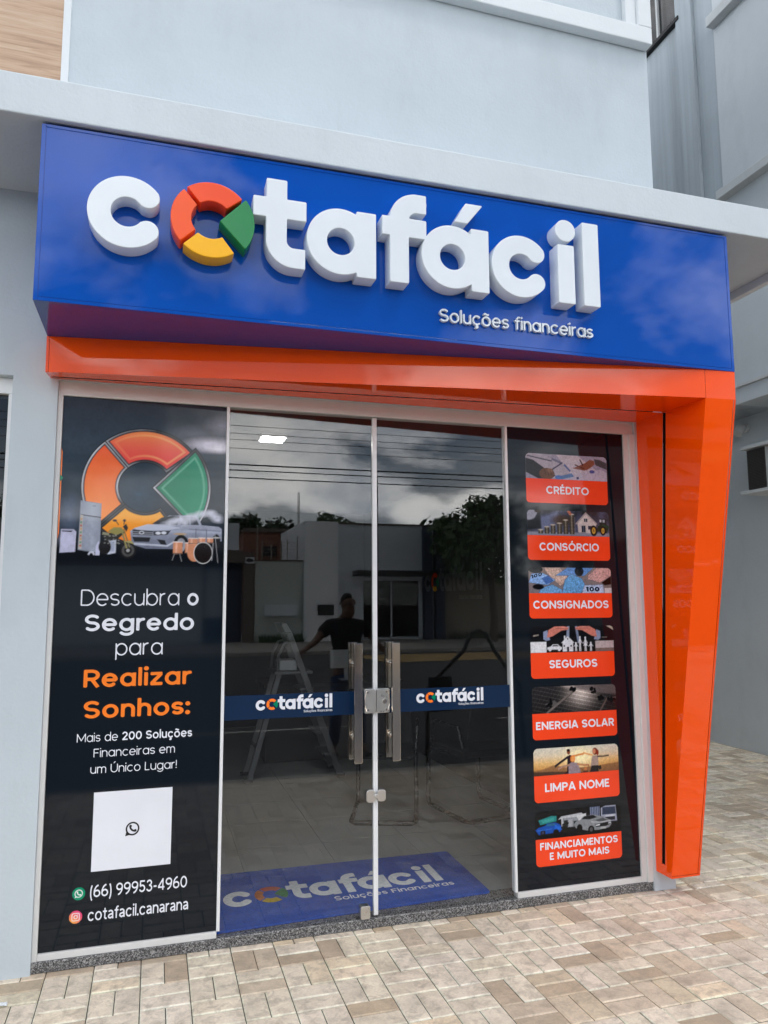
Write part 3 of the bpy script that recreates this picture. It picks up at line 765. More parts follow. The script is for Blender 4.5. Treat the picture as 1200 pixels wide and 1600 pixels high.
# room behind the glass
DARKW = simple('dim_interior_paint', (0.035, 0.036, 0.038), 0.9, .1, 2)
FLOORM = simple('interior_tile', (0.37, 0.385, 0.38), 0.35, .08, 3)
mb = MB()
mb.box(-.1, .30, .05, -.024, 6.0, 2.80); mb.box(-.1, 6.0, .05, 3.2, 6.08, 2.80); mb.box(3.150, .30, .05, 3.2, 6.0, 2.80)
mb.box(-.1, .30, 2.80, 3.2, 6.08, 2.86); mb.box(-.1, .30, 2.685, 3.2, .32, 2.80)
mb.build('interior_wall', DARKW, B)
mb = MB()
for i in range(6):
    for j in range(11): mb.box(-.1+i*.55+.0015, .14+j*.55+.0015, .0, -.1+i*.55+.5485, .14+j*.55+.5485, .048)
struct(mb.build('floor', FLOORM))
cl = thing('ceiling_light', 'small square white light panel glowing on the shop ceiling behind the left door', 'ceiling light', (1.22, 1.44, 2.79))
mb = MB(); mb.box(1.13, 1.34, 2.775, 1.31, 1.52, 2.795); mb.build('housing', ALU2, cl)
mb = MB(); mb.box(1.14, 1.35, 2.770, 1.30, 1.51, 2.774); mb.build('diffuser', emit_mat('light_diffuser', (1, .98, .95), 55), cl)
# word mark on the right inner wall
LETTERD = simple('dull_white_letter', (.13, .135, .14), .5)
ws = thing('wall_sign', 'white shop lettering mounted on the dark inner side wall behind the right door', 'wall sign', (3.15, 2.8, 1.72))
k = (3.56-2.11)/(2.522-.138)
plw = lambda u, v: (3.138, 3.56-(u-.138)*k, 1.715+(v-LB)*k*.92)
for key, (nm, fn) in wordmark().items():
    mb = MB(); flat_shape(mb, fn, (.1, 2.6, 3.0, 3.55), .010, plw); mb.build('letter', LETTERD, ws, fix=False)
for (nm, fn), m_ in zip(emblem_fns(*EMC), (EM_ORED, EM_RED, EM_YEL, EM_GRN)):
    mb = MB(); flat_shape(mb, fn, (.42, .84, 3.0, 3.45), .010, plw); mb.build('emblem_segment', m_, ws, fix=False)
lettering('tagline', "Soluções financeiras", 0, .52, 1.640, .04, .10, lambda u, v, d=0: (3.138, 2.64-u, v), LETTERD, ws)
# doormat
MATB = simple('mat_blue', (0.0003, 0.074, 0.46), 0.95, .25, 60, .8); MATW = simple('mat_white', (0.86, 0.90, 0.97), 0.95, .2, 60, .8)
MATC = [simple('mat_orange', (0.55, .16, .03), .95, .2, 60, .8), simple('mat_red', (.50, .07, .03), .95, .2, 60, .8), simple('mat_yellow', (.58, .40, .01), .95, .2, 60, .8), simple('mat_green', (.02, .20, .06), .95, .2, 60, .8)]
dm = thing('doormat', 'blue doormat with white logo lettering lying just inside the glass doors', 'doormat', (1.45, .42, .05))
mrot = math.radians(1.2); mc = Vector((1.437, .425)); mw, mh = 1.61, .69
def mpl(a, b, z):
    u, v = a/mw, b/mh; FL, FR, BR, BL = (.62, .018), (2.238, .096), (2.256, .782), (.63, .80)   # the mat lies a little skewed
    return tuple((FL[i]*(1-u)+FR[i]*u)*(1-v)+(BL[i]*(1-u)+BR[i]*u)*v for i in (0, 1))+(z,)
mb = MB(); pts = []
for cx_, cy_, a in ((mw-.02, .02, -90), (mw-.02, mh-.02, 0), (.02, mh-.02, 90), (.02, .02, 180)): pts += arc(cx_, cy_, .02, .02, a, a+90, 4)
mb.prism(pts, lambda a, b: mpl(a, b, .0495), lambda a, b: mpl(a, b, .061)); mb.build('mat_base', MATB, dm, bevel=.003)
MX0, MX1, MZ0 = .215, 1.425, .235; k = (MX1-MX0)/(2.522-.138)
plm = lambda u, v: mpl(MX0+(u-.138)*k, MZ0+(v-LB)*k*1.18, .0618)
for key, (nm, fn) in wordmark().items():
    mb = MB(); flat_shape(mb, fn, (.1, 2.6, 3.0, 3.55), .010, plm); mb.build('letter', MATW, dm, fix=False)
for (nm, fn), m_ in zip(emblem_fns(*EMC), MATC):
    mb = MB(); flat_shape(mb, fn, (.42, .84, 3.0, 3.45), .010, plm); mb.build('emblem_segment', m_, dm, fix=False)
lettering('tagline', "Soluções Financeiras", 0.78, 1.46, .155, .052, .11, lambda u, v, d=0: mpl(u, v, .0618), MATW, dm)

# ================================================================ SHOP SIGN
SG = thing('shop_sign', 'long glossy blue fascia sign with raised white letters and a coloured ring under the canopy', 'shop sign', (1.66, -.3, 2.835))
SX0, SX1, SZ0, SZ1, SY = -.058, 3.385, 2.835, 3.598, -.646
mb = MB()
mb.box(SX0, SY+.002, SZ0, SX1, SY+.02, SZ1)
mb.box(SX0, SY+.02, SZ0, SX0+.004, Yf, SZ1); mb.box(SX1-.004, SY+.02, SZ0, SX1, Yf, SZ1)
mb.box(SX0+.004, SY+.02, SZ1-.004, SX1-.004, Yf, SZ1); mb.box(SX0+.004, SY+.02, SZ0, SX1-.004, Yf, SZ0+.004)
mb.build('sign_box', BLUED, SG, bevel=.001)
mb = MB(); mb.box(SX0+.019, SY, SZ0+.016, SX1-.019, SY+.0035, SZ1-.014); mb.build('fascia', BLUE, SG, bevel=.001)
mb = MB()
for x in (SX0, SX1-.017): mb.box(x, SY, SZ0, x+.017, SY+.003, SZ1)
mb.box(SX0+.0175, SY, SZ0, SX1-.0175, SY+.003, SZ0+.0145); mb.box(SX0+.0175, SY, SZ1-.0125, SX1-.0175, SY+.003, SZ1)
mb.build('edge_trim', BLUE, SG, bevel=.0008)
LF = -.730
for key, (nm, fn) in wordmark().items():
    solid_letter('letter', fn, (.1, 2.6, 3.0, 3.55), LF, .085, LETTERW, SG, .005, .0028, 'raised white letter '+nm)
for (nm, fn), m_ in zip(emblem_fns(*EMC), (EM_ORED, EM_RED, EM_YEL, EM_GRN)):
    solid_letter('emblem_segment', fn, (.42, .86, 3.02, 3.45), LF, .085, m_, SG, .004, .003, {'left': 'orange-red ring piece on the left', 'top': 'red ring piece on top', 'bottom': 'yellow ring piece at the bottom', 'wedge': 'green wedge on the right of the ring'}[nm])
lettering('tagline', "Soluções financeiras", 1.690, 2.513, 2.928, .062, .088, on_y(-.648), LETTERW, SG, depth=.016)

# ================================================================ ORANGE PORTAL
PO = thing('entrance_portal', 'glossy orange portal under the blue sign with a leaning right leg and black light slot', 'portal', (3.2, 0, .107))
hb0, hb1 = Vector((-.060, -.204, 2.668)), Vector((3.2, -.632, 2.682)); ht0, ht1 = Vector((-.060, -.212, 2.8345)), Vector((3.2, -.634, 2.8345))
def ext(a, b, x): t = (x-a.x)/(b.x-a.x); return a+(b-a)*t
hb2, ht2 = Vector((3.385, -.640, 2.682)), Vector((3.385, -.644, 2.8345))
mb = MB(); mb.patch(hb0+Vector((.014, -.002, 0)), hb1, ht1, ht0+Vector((.014, -.002, 0)), 24, 4); mb.build('header', ORANGE, PO, smooth=True)
mb = MB(); mb.quad(hb1+Vector((.002, 0, 0)), hb2, ht2, ht1+Vector((.002, 0, 0))); mb.build('corner_panel', ORANGE, PO)
mb = MB()
mb.hexa([hb0, hb0+Vector((.0125, -.002, 0)), Vector((-.0475, Yf, 2.69)), Vector((-.06, Yf, 2.69)), ht0, ht0+Vector((.0125, -.002, 0)), Vector((-.0475, Yf, 2.834)), Vector((-.06, Yf, 2.834))])
mb.build('end_cap', ORANGED, PO)
# soffit with its black light slot
sl0, sl1 = Vector((-.047, -.095, 2.678)), Vector((3.2, -.292, 2.686))
mb = MB(); d_ = Vector((0, .007, 0))
mb.patch(hb0+Vector((.0125, 0, 0)), hb1, sl1-d_, sl0-d_, 12, 1)
mb.patch(sl0+d_, sl1+d_, Vector((3.2, -.027, 2.69)), Vector((-.0475, -.027, 2.69)), 12, 1)
mb.build('soffit', ORANGE, PO)
mb = MB(); mb.quad(sl0-d_+Vector((0, -.002, .006)), sl1-d_+Vector((0, -.002, .006)), sl1+d_+Vector((0, .002, .006)), sl0+d_+Vector((0, .002, .006))); mb.build('light_slot', SLOT, PO)
# leaning leg
LZ0 = .107; f0 = Vector((3.2, -.160, LZ0)); f1 = hb1.copy(); g0 = Vector((3.385, -.160, LZ0)); g1 = hb2.copy()
s0, s1 = Vector((3.2, -.098, .165)), Vector((3.2, -.292, 2.686)); e_ = Vector((0, .014, 0))
tr = Vector((.014, 0, 0)); zz = Vector((0, 0, .012))
mb = MB(); mb.patch(f0+zz, g0+zz-tr, g1-tr, f1, 1, 10); mb.build('leg_front', ORANGE, PO)
mb = MB(); o_ = Vector((0, -.0015, 0))
mb.quad(g0+zz-tr*.88+o_, g0+zz+o_, g1+o_, g1-tr*.88+o_); mb.quad(f0+o_, g0+o_, g0+zz*.85+o_, f0+zz*.85+o_)
mb.quad(g0+o_, Vector((3.385, Yf, LZ0)), Vector((3.385, Yf, 2.834)), Vector((3.385, -.644, 2.834)))
mb.quad(f0, g0, Vector((3.385, Yf, LZ0)), Vector((3.2, Yf, LZ0)))
mb.build('leg_return', ORANGED, PO)
mb = MB(); zb = Vector((0, 0, 0)); fs = f0+(f1-f0)*((.165-LZ0)/(2.69-LZ0)); X_ = Vector((3.2, -.027, 0))
mb.quad(fs, f1, s1-e_, s0-e_); mb.quad(s0+e_, s1+e_, Vector((3.2, -.027, 2.69)), Vector((3.2, -.027, .165)))
mb.quad(f0, fs, s0-e_, Vector((3.2, s0.y-e_.y, LZ0))); mb.quad(Vector((3.2, s0.y-e_.y, LZ0)), s0-e_, s0+e_, Vector((3.2, s0.y+e_.y, LZ0)))
mb.quad(Vector((3.2, s0.y+e_.y, LZ0)), s0+e_, Vector((3.2, -.027, .165)), Vector((3.2, -.027, LZ0)))
mb.build('leg_side', ORANGE, PO)
mb = MB(); q_ = Vector((.007, 0, 0)); mb.quad(s0-e_*1.3+q_, s1-e_*1.3+q_, s1+e_*1.3+q_, s0+e_*1.3+q_); mb.build('light_slot', SLOT, PO)

# ================================================================ LEFT POSTER
PL = thing('window_poster', 'tall navy poster with coloured ring, slogan and phone number, left of the doors', 'poster', (.39, 0, .08))
mb = MB(); mb.box(.0, -.0005, .079, .773, .006, ZT-.001); mb.build('sheet', NAVY, PL)
cv = Canvas(.773, .815, .0032); X, Y = cv.X, cv.Y
nz = cv.noise(3, 4)
cv.vgrad([(0, (.004, .008, .013)), (.10, (.004, .007, .011)), (.25, (.012, .022, .036)), (.5, (.012, .03, .05)), (.75, (.03, .05, .075)), (1, (.035, .042, .055))])
for x_, y_, r_x, r_y, a_, c_ in ((.71, .615, .17, .050, 1.5, (.62, .61, .72)), (.74, .60, .08, .03, 1.2, (.75, .74, .82)), (.63, .67, .16, .05, .6, (.13, .14, .21)), (.75, .72, .10, .06, .9, (.34, .34, .47)), (.69, .69, .05, .02, .8, (.03, .03, .05)), (.05, .24, .07, .13, .55, (.20, .27, .42)), (.03, .12, .05, .06, .6, (.35, .36, .50)), (.36, .35, .16, .12, .5, (.035, .10, .17))):
    e = (np.hypot((X-x_)/r_x, (Y-y_)/r_y)); m = np.clip(1-e, 0, 1)**1.2*a_*np.clip(nz*1.8-.1, 0, 1.4)
    m = np.clip(m, 0, 1)[..., None]; cv.C = cv.C*(1-m)+m*np.array(c_)
ecx, ecy, eR = .387, .386, .278
efn = emblem_fns(ecx, ecy, eR, .11, .12)
ecol = [((.86, .08, .03), (.92, .32, .035)), ((.80, .075, .06), (.92, .33, .10)), ((.90, .40, .03), (.92, .24, .03)), ((.0, .20, .10), (.0, .33, .19))]
for (nm, fn), (ca, cb) in zip(efn, ecol):
    d = fn(X, Y)
    sh_ = np.clip(.45+.55*np.sin(np.arctan2(Y-ecy, X-ecx)*2+nz*4), .08, 1)[..., None]
    cv.put(d-.018, (.010, .012, .016)); cv.put(d-.0125, sh_*np.array((.62, .64, .68))); cv.put(d-.007, sh_*np.array((.20, .21, .24))); cv.put(d-.0035, (.02, .02, .025))
    t = np.clip((ecy+eR-Y)/(2*eR), 0, 1) if nm in ('left',) else np.clip(.5+(X-ecx)/(2*eR), 0, 1)
    if nm == 'top': t = np.clip((Y-ecy-.12)/.17, 0, 1)**2
    if nm == 'bottom': t = np.clip((ecy-.14-Y)/.13, 0, 1)
    if nm == 'wedge': t = np.clip((X-ecx-.05)/.28, 0, 1)*.6
    c = np.array(ca)*(1-t[..., None])+np.array(cb)*t[..., None]
    m = np.clip(.5-d/cv.aa, 0, 1)[..., None]; cv.C = cv.C*(1-m)+m*c
    rim = np.clip(1-np.abs(d+.018)/.008, 0, 1)*.55*np.clip(.3+.9*np.sin(np.arctan2(Y-ecy, X-ecx)+1.0), 0.05, 1)
    m = (rim*(d < 0))[..., None]; cv.C = cv.C*(1-m)+m*np.array((.95, .62, .22) if nm != 'wedge' else (.25, .62, .45))
m = np.clip((.13-Y)/.05, 0, 1)[..., None]*np.ones_like(cv.C); cv.C = cv.C*(1-m)+m*np.array((.0042, .0075, .012))
# appliances
def fridge():
    cv.poly([(.092, .075), (.190, .060), (.190, .300), (.096, .312)], (.26, .29, .36))
    g = np.clip(1-np.abs(X-.150)/.05, 0, 1)*.4
    msk = (sd_poly(X, Y, [(.105, .08), (.188, .062), (.188, .298), (.107, .308)]) < 0)*g
    cv.C = cv.C*(1-msk[..., None])+msk[..., None]*np.array((.52, .56, .66))
    cv.line([(.098, .243), (.190, .232)], .005, (.03, .035, .05)); cv.poly([(.094, .080), (.108, .078), (.110, .24), (.098, .243)], (.45, .42, .40))
    for k_ in range(9): cv.rect(.098, .09+k_*.016, .106, .099+k_*.016, [(.5, .06, .03), (.03, .25, .12), (.6, .3, .1)][k_ % 3], .8)
    cv.rect(.15, .285, .165, .288, (.1, .1, .15))
fridge()
cv.poly([(.012, .060), (.080, .065), (.082, .160), (.070, .172), (.014, .172)], (.52, .52, .68)); cv.poly([(.016, .166), (.066, .166), (.060, .158), (.022, .160)], (.05, .055, .08))
cv.poly([(.170, .05), (.190, .05), (.190, .105), (.182, .118), (.172, .095)], (.55, .56, .72)); cv.line([(.14, .052), (.146, .064), (.160, .064), (.166, .052)], .008, (.6, .62, .72))
cv.poly([(.196, .066), (.228, .055), (.228, .120), (.196, .112)], (.25, .28, .34)); cv.rect(.204, .085, .222, .11, (.02, .025, .035)); cv.poly([(.228, .055), (.262, .062), (.262, .125), (.230, .128)], (.55, .58, .68)); cv.rect(.236, .07, .256, .118, (.36, .40, .52))
# pick-up truck
BODY = (.34, .37, .47)
gB = np.clip((Y-.08)/.13, 0, 1)[..., None]; gB = (1-gB)*np.array((.16, .18, .25))+gB*np.array((.40, .43, .53)); gB = gB*(.9+.25*np.exp(-((Y-.172)/.008)**2))[..., None]
cv.poly([(.405, .182), (.44, .214), (.505, .250), (.61, .254), (.645, .246), (.662, .206), (.745, .200), (.760, .19), (.762, .128), (.70, .118), (.62, .10), (.56, .085), (.40, .085), (.335, .105), (.325, .17), (.345, .185)], gB)
cv.poly([(.345, .185), (.405, .205), (.50, .200), (.56, .190), (.50, .178), (.36, .172)], (.52, .55, .66))
cv.poly([(.425, .207), (.47, .240), (.52, .250), (.555, .248), (.545, .205)], (.02, .024, .03)); cv.poly([(.56, .205), (.565, .246), (.63, .247), (.650, .207)], (.04, .05, .07)); cv.line([(.606, .205), (.604, .247)], .005, BODY)
cv.poly([(.335, .178), (.43, .172), (.43, .150), (.338, .152)], (.02, .022, .028)); cv.line([(.337, .168), (.43, .163)], .003, (.4, .42, .48)); cv.line([(.338, .158), (.43, .155)], .003, (.4, .42, .48)); cv.ell(.378, .163, .012, .009, (.55, .57, .62)); cv.ell(.378, .163, .007, .0045, (.05, .05, .06))
cv.poly([(.43, .172), (.515, .176), (.50, .155), (.435, .150)], (.05, .055, .07)); cv.ell(.455, .162, .012, .007, (.7, .73, .8)); cv.ell(.482, .164, .012, .007, (.65, .68, .75))
cv.poly([(.335, .142), (.42, .140), (.415, .118), (.345, .118)], (.015, .017, .022)); cv.poly([(.45, .132), (.488, .128), (.498, .102), (.47, .106)], (.015, .017, .022))
cv.line([(.345, .108), (.50, .100), (.53, .12)], .008, (.5, .53, .62)); cv.ell(.565, .108, .036, .048, (.01, .011, .014)); cv.ell(.565, .105, .022, .034, (.30, .31, .35)); cv.ell(.565, .105, .010, .016, (.08, .08, .09))
cv.line([(.60, .185), (.755, .178)], .003, (.12, .13, .17)); cv.line([(.635, .19), (.635, .125)], .0035, (.12, .13, .17)); cv.line([(.685, .185), (.69, .125)], .0035, (.12, .13, .17)); cv.ell(.735, .128, .020, .034, (.012, .013, .016))
n2 = cv.noise(14, 9)
for x_, y_ in ((.50, .205), (.53, .22), (.56, .232), (.60, .235), (.62, .25), (.66, .262), (.70, .268), (.73, .25), (.745, .235), (.58, .215)):
    e = np.clip(1-np.hypot((X-x_)/.045, (Y-y_)/.022), 0, 1)*np.clip(n2*2-.45, 0, 1); e = np.clip(e*1.4, 0, .9)[..., None]; cv.C = cv.C*(1-e)+e*np.array((.62, .64, .74))
# motorcycle
cv.ell(.318, .075, .038, .040, (.012, .012, .014)); cv.ell(.318, .075, .028, .030, (.09, .09, .09)); cv.ell(.318, .075, .018, .019, (.02, .02, .022)); cv.ell(.318, .075, .008, .008, (.4, .4, .4))
cv.ell(.212, .09, .028, .035, (.012, .012, .014)); cv.poly([(.195, .168), (.235, .158), (.25, .176), (.285, .182), (.30, .160), (.265, .125), (.22, .118), (.20, .14)], (.035, .035, .03))
cv.poly([(.222, .165), (.25, .186), (.285, .186), (.296, .165), (.262, .148)], (.30, .27, .09)); cv.poly([(.198, .150), (.23, .146), (.228, .158), (.20, .162)], (.3, .3, .2)); cv.line([(.285, .178), (.312, .085)], .008, (.28, .25, .10)); cv.line([(.295, .178), (.325, .09)], .006, (.2, .18, .08)); cv.poly([(.30, .118), (.345, .106), (.332, .124)], (.38, .34, .14))
cv.poly([(.29, .19), (.305, .205), (.315, .185), (.308, .165)], (.03, .03, .03)); cv.line([(.272, .198), (.258, .216)], .004, (.02, .02, .02)); cv.ell(.253, .219, .010, .006, (.03, .02, .02)); cv.line([(.295, .2), (.297, .216)], .004, (.02, .02, .02)); cv.ell(.297, .220, .007, .007, (.05, .02, .02))
for k_ in range(22): cv.ell(.21+RNG.random()*.08, .10+RNG.random()*.05, .004, .003, (.3, .3, .28), .7)
# drum kit
COP = (.62, .27, .15)
for x_, y_, w_, h_ in ((.528, .062, .044, .060), (.585, .066, .030, .052), (.60, .112, .045, .030), (.648, .116, .034, .028), (.69, .118, .030, .026)):
    cv.rect(x_, y_, x_+w_, y_+h_, COP); cv.rect(x_+w_*.25, y_, x_+w_*.45, y_+h_, (.85, .55, .42), .6, .006); cv.rect(x_, y_+h_-.004, x_+w_, y_+h_, (.7, .7, .7)); cv.rect(x_, y_, x_+w_, y_+.004, (.15, .1, .08))
cv.ell(.63, .07, .034, .045, COP); cv.ell(.672, .068, .046, .054, (.72, .72, .72)); cv.ell(.672, .068, .043, .051, (.012, .009, .010)); cv.line([(.535, .062), (.525, .03)], .003, (.3, .3, .3)); cv.line([(.56, .062), (.57, .025)], .003, (.3, .3, .3)); cv.line([(.72, .12), (.715, .03)], .004, (.3, .3, .32)); cv.line([(.728, .16), (.745, .02)], .003, (.3, .3, .32)); cv.ell(.56, .16, .03, .005, (.5, .35, .2)); cv.ell(.735, .145, .022, .004, (.4, .4, .4))
gn = (cv.noise(22, 31, 3)*.5+cv.noise(60, 32, 2)*.5)[..., None]; gm = ((Y < .16) | (np.minimum.reduce([fn(X, Y) for _, fn in efn]) > .02))[..., None]*.9+.1; cv.C = np.clip(cv.C, 0, 1)**1.05*(1+gm*(.5*gn-.25))
cv.build('picture', .0, 1.797, -.0012, PL)
mb = MB()
mb.add([(.0005, -.0022, z) for z in (1.92, 2.36)]+[(.006, -.0022, z) for z in (2.34, 1.95)], [(0, 3, 2, 1)]); mb.build('ring_edge', PRO, PL)
mb = MB(); mb.add([(.0008, -.0026, 2.198), (.014, -.0026, 2.214), (.0008, -.0026, 2.230)], [(0, 1, 2)]); mb.build('wedge_tip', PRG, PL)
py = on_y(-.0018)
for spec, a0, a1, z, cap, w, m_ in (
        ([("Descubra ", .060), ("o", .12)], .115, .656, 1.607, .077, .060, PRW), ("Segredo", .137, .637, 1.488, .078, .118, PRW), ("para", .278, .493, 1.373, .074, .062, PRW),
        ("Realizar", .142, .629, 1.228, .082, .128, PRO), ("Sonhos:", .148, .626, 1.086, .080, .128, PRO),
        ([("Mais de ", .070), ("200 Soluções", .118)], .124, .641, .980, .0385, .070, PRW), ("Financeiras em", .199, .563, .909, .0385, .070, PRW), ("um Único Lugar!", .188, .573, .836, .0385, .070, PRW)):
    lettering('lettering', spec, a0, a1, z, cap, w, py, m_, PL)
lettering('lettering', "(66) 99953-4960", .209, .635, .290, .052, .098, py, PRW, PL)
lettering('lettering', "cotafacil.canarana", .202, .643, .190, .050, .100, py, PRW, PL, narrow=True)
mb = MB(); mb.quad((.208, -.0018, .402), (.557, -.0018, .402), (.557, -.0018, .751), (.208, -.0018, .751)); mb.build('white_square', PRW, PL, fix=False)
mb = MB(); b0, b1 = .3825, .5765
flat_shape(mb, lambda X, Y: np.minimum(np.abs(np.hypot(X-b0, Y-b1)-.027)-.0035, np.maximum(sd_poly(X, Y, [(b0-.032, b1-.032), (b0-.010, b1-.026), (b0-.026, b1-.010)]), .0)*1.0+np.where(sd_poly(X, Y, [(b0-.032, b1-.032), (b0-.010, b1-.026), (b0-.026, b1-.010)]) < 0, -.001, .0)), (b0-.04, b0+.04, b1-.04, b1+.04), .0016, lambda u, v: (u, -.0024, v))
flat_shape(mb, lambda X, Y: np.minimum.reduce([sd_stroke(X, Y, arc(b0+.013, b1+.013, .024, .024, 185, 265), .008), np.hypot(X-b0+.009, Y-b1-.012)-.006, np.hypot(X-b0-.012, Y-b1+.009)-.006]), (b0-.03, b0+.03, b1-.03, b1+.03), .0016, lambda u, v: (u, -.0024, v))
mb.build('phone_mark', BLACK, PL, fix=False)
# round icons
WAG = gloss('icon_green', (.0, .26, .13), .1)
ic = Canvas(.058, .058, .0016); 
pi = (.129, .2835)
def iconpos(px): return px
cv2 = Canvas(.060, .060, .0014); c0 = .030
cv2.C[:] = (.0, .26, .13); d = np.hypot(cv2.X-c0, cv2.Y-c0)
cv2.put(np.abs(np.hypot(cv2.X-c0, cv2.Y-c0-.0005)-.0155)-.0017, (.8, .85, .82)); cv2.poly([(.0135, .0125), (.0225, .0155), (.0165, .0215)], (.8, .85, .82))
cv2.line(arc(.0375, .0375, .0135, .0135, 185, 265), .0042, (.8, .85, .82)); cv2.ell(.0245, .0375, .0035, .003, (.8, .85, .82)); cv2.ell(.0375, .0245, .003, .0035, (.8, .85, .82))
cv2.build('phone_icon', .160-.030, .313-.030, -.0020, PL, clip=lambda X, Y: np.hypot(X-c0, Y-c0)-.0285)
cv3 = Canvas(.060, .060, .0014); t = np.clip((cv3.X+cv3.Y)/.12, 0, 1)[..., None]; u = np.clip(1.2-np.hypot(cv3.X-.012, cv3.Y-.004)/.042, 0, 1)[..., None]
cv3.C = (1-t)*np.array((.85, .12, .10))+t*np.array((.75, .05, .22)); cv3.C = cv3.C*(1-u*.8)+u*.8*np.array((.92, .42, .06))
def rr(X, Y, cx_, cy_, hw, r): qx = np.abs(X-cx_)-hw+r; qy = np.abs(Y-cy_)-hw+r; return np.hypot(np.maximum(qx, 0), np.maximum(qy, 0))+np.minimum(np.maximum(qx, qy), 0)-r
cv3.put(np.abs(rr(cv3.X, cv3.Y, c0, c0, .0155, .006))-.0016, (.85, .82, .82)); cv3.put(np.abs(np.hypot(cv3.X-c0, cv3.Y-c0)-.0072)-.0016, (.85, .82, .82)); cv3.ell(.0385, .0385, .0018, .0018, (.85, .82, .82))
cv3.build('photo_icon', .151-.030, .214-.030, -.0020, PL, clip=lambda X, Y: np.hypot(X-c0, Y-c0)-.0285)

# ================================================================ RIGHT POSTER WITH SEVEN CARDS
PR = thing('window_poster', 'tall dark navy poster with seven orange service cards, right of the doors', 'poster', (2.73, 0, .08))
mb = MB(); mb.box(2.349, -.0005, .079, 3.1165, .006, ZT-.001); mb.build('sheet', NAVY, PR)
CW, PH = .536, .146
SKIN = (.52, .20, .13)
def fig(c, x, y, h, col, arms=None, head=None, aw=.008):
    c.poly([(x-.10*h, y), (x+.10*h, y), (x+.13*h, y+.62*h), (x-.13*h, y+.62*h)], col)
    c.ell(x, y+.78*h, .085*h, .11*h, head or col); c.rect(x-.03*h, y+.58*h, x+.03*h, y+.70*h, head or col)
    for p in arms or []: c.line(p, aw, col)
def pic_credit(c):
    c.vgrad([(0, (.36, .36, .45)), (1, (.42, .42, .52))]); n = c.noise(6, 1)
    c.poly([(.0, .146), (.10, .146), (.34, .05), (.22, .0), (0, .03)], (.50, .49, .56)); c.poly([(.20, .146), (.34, .146), (.50, .04), (.30, .02)], (.60, .58, .64))
    c.poly([(.30, .03), (.50, .07), (.537, .05), (.537, 0), (.22, 0)], (.55, .54, .64))
    c.line([(.01, .132), (.17, .106)], .007, (.10, .11, .16)); c.line([(.17, .12), (.235, .096)], .012, (.22, .23, .33)); c.line([(.13, .03), (.24, .10)], .008, (.10, .11, .17)); c.line([(.25, .09), (.29, .05)], .012, (.15, .20, .40))
    c.poly([(.20, .015), (.30, .04), (.315, .02), (.23, 0)], (.16, .28, .50)); c.ell(.21, .012, .022, .012, (.12, .25, .55)); c.ell(.435, .055, .018, .010, (.10, .12, .35)); c.rect(.33, .005, .345, .02, (.08, .08, .2))
    for k in range(16): c.line([(.30+RNG.random()*.22, .01+RNG.random()*.11)]*1+[(.31+RNG.random()*.22, .02+RNG.random()*.1)], .0018, (.2, .2, .4), .5)
    c.poly([(0, .118), (.05, .108), (.11, .07), (.19, .02), (.16, 0), (.08, 0), (0, .035)], (.055, .06, .062)); c.ell(.135, .030, .048, .034, (.20, .12, .075)); c.ell(.155, .05, .02, .013, (.33, .20, .13))
    for k in range(4): c.line([(.12+k*.018, .055), (.13+k*.02, .02)], .003, (.10, .055, .035))
    c.poly([(.45, .132), (.49, .128), (.536, .11), (.536, .07), (.46, .095)], (.10, .10, .115)); c.poly([(.32, .075), (.33, .07), (.40, .062), (.43, .08), (.455, .10), (.45, .122), (.42, .125), (.39, .105)], (.30, .13, .085)); c.line([(.32, .092), (.385, .07)], .007, (.16, .06, .04)); c.line([(.31, .072), (.39, .062)], .007, (.30, .13, .09)); c.line([(.355, .125), (.375, .09)], .008, (.05, .02, .02))
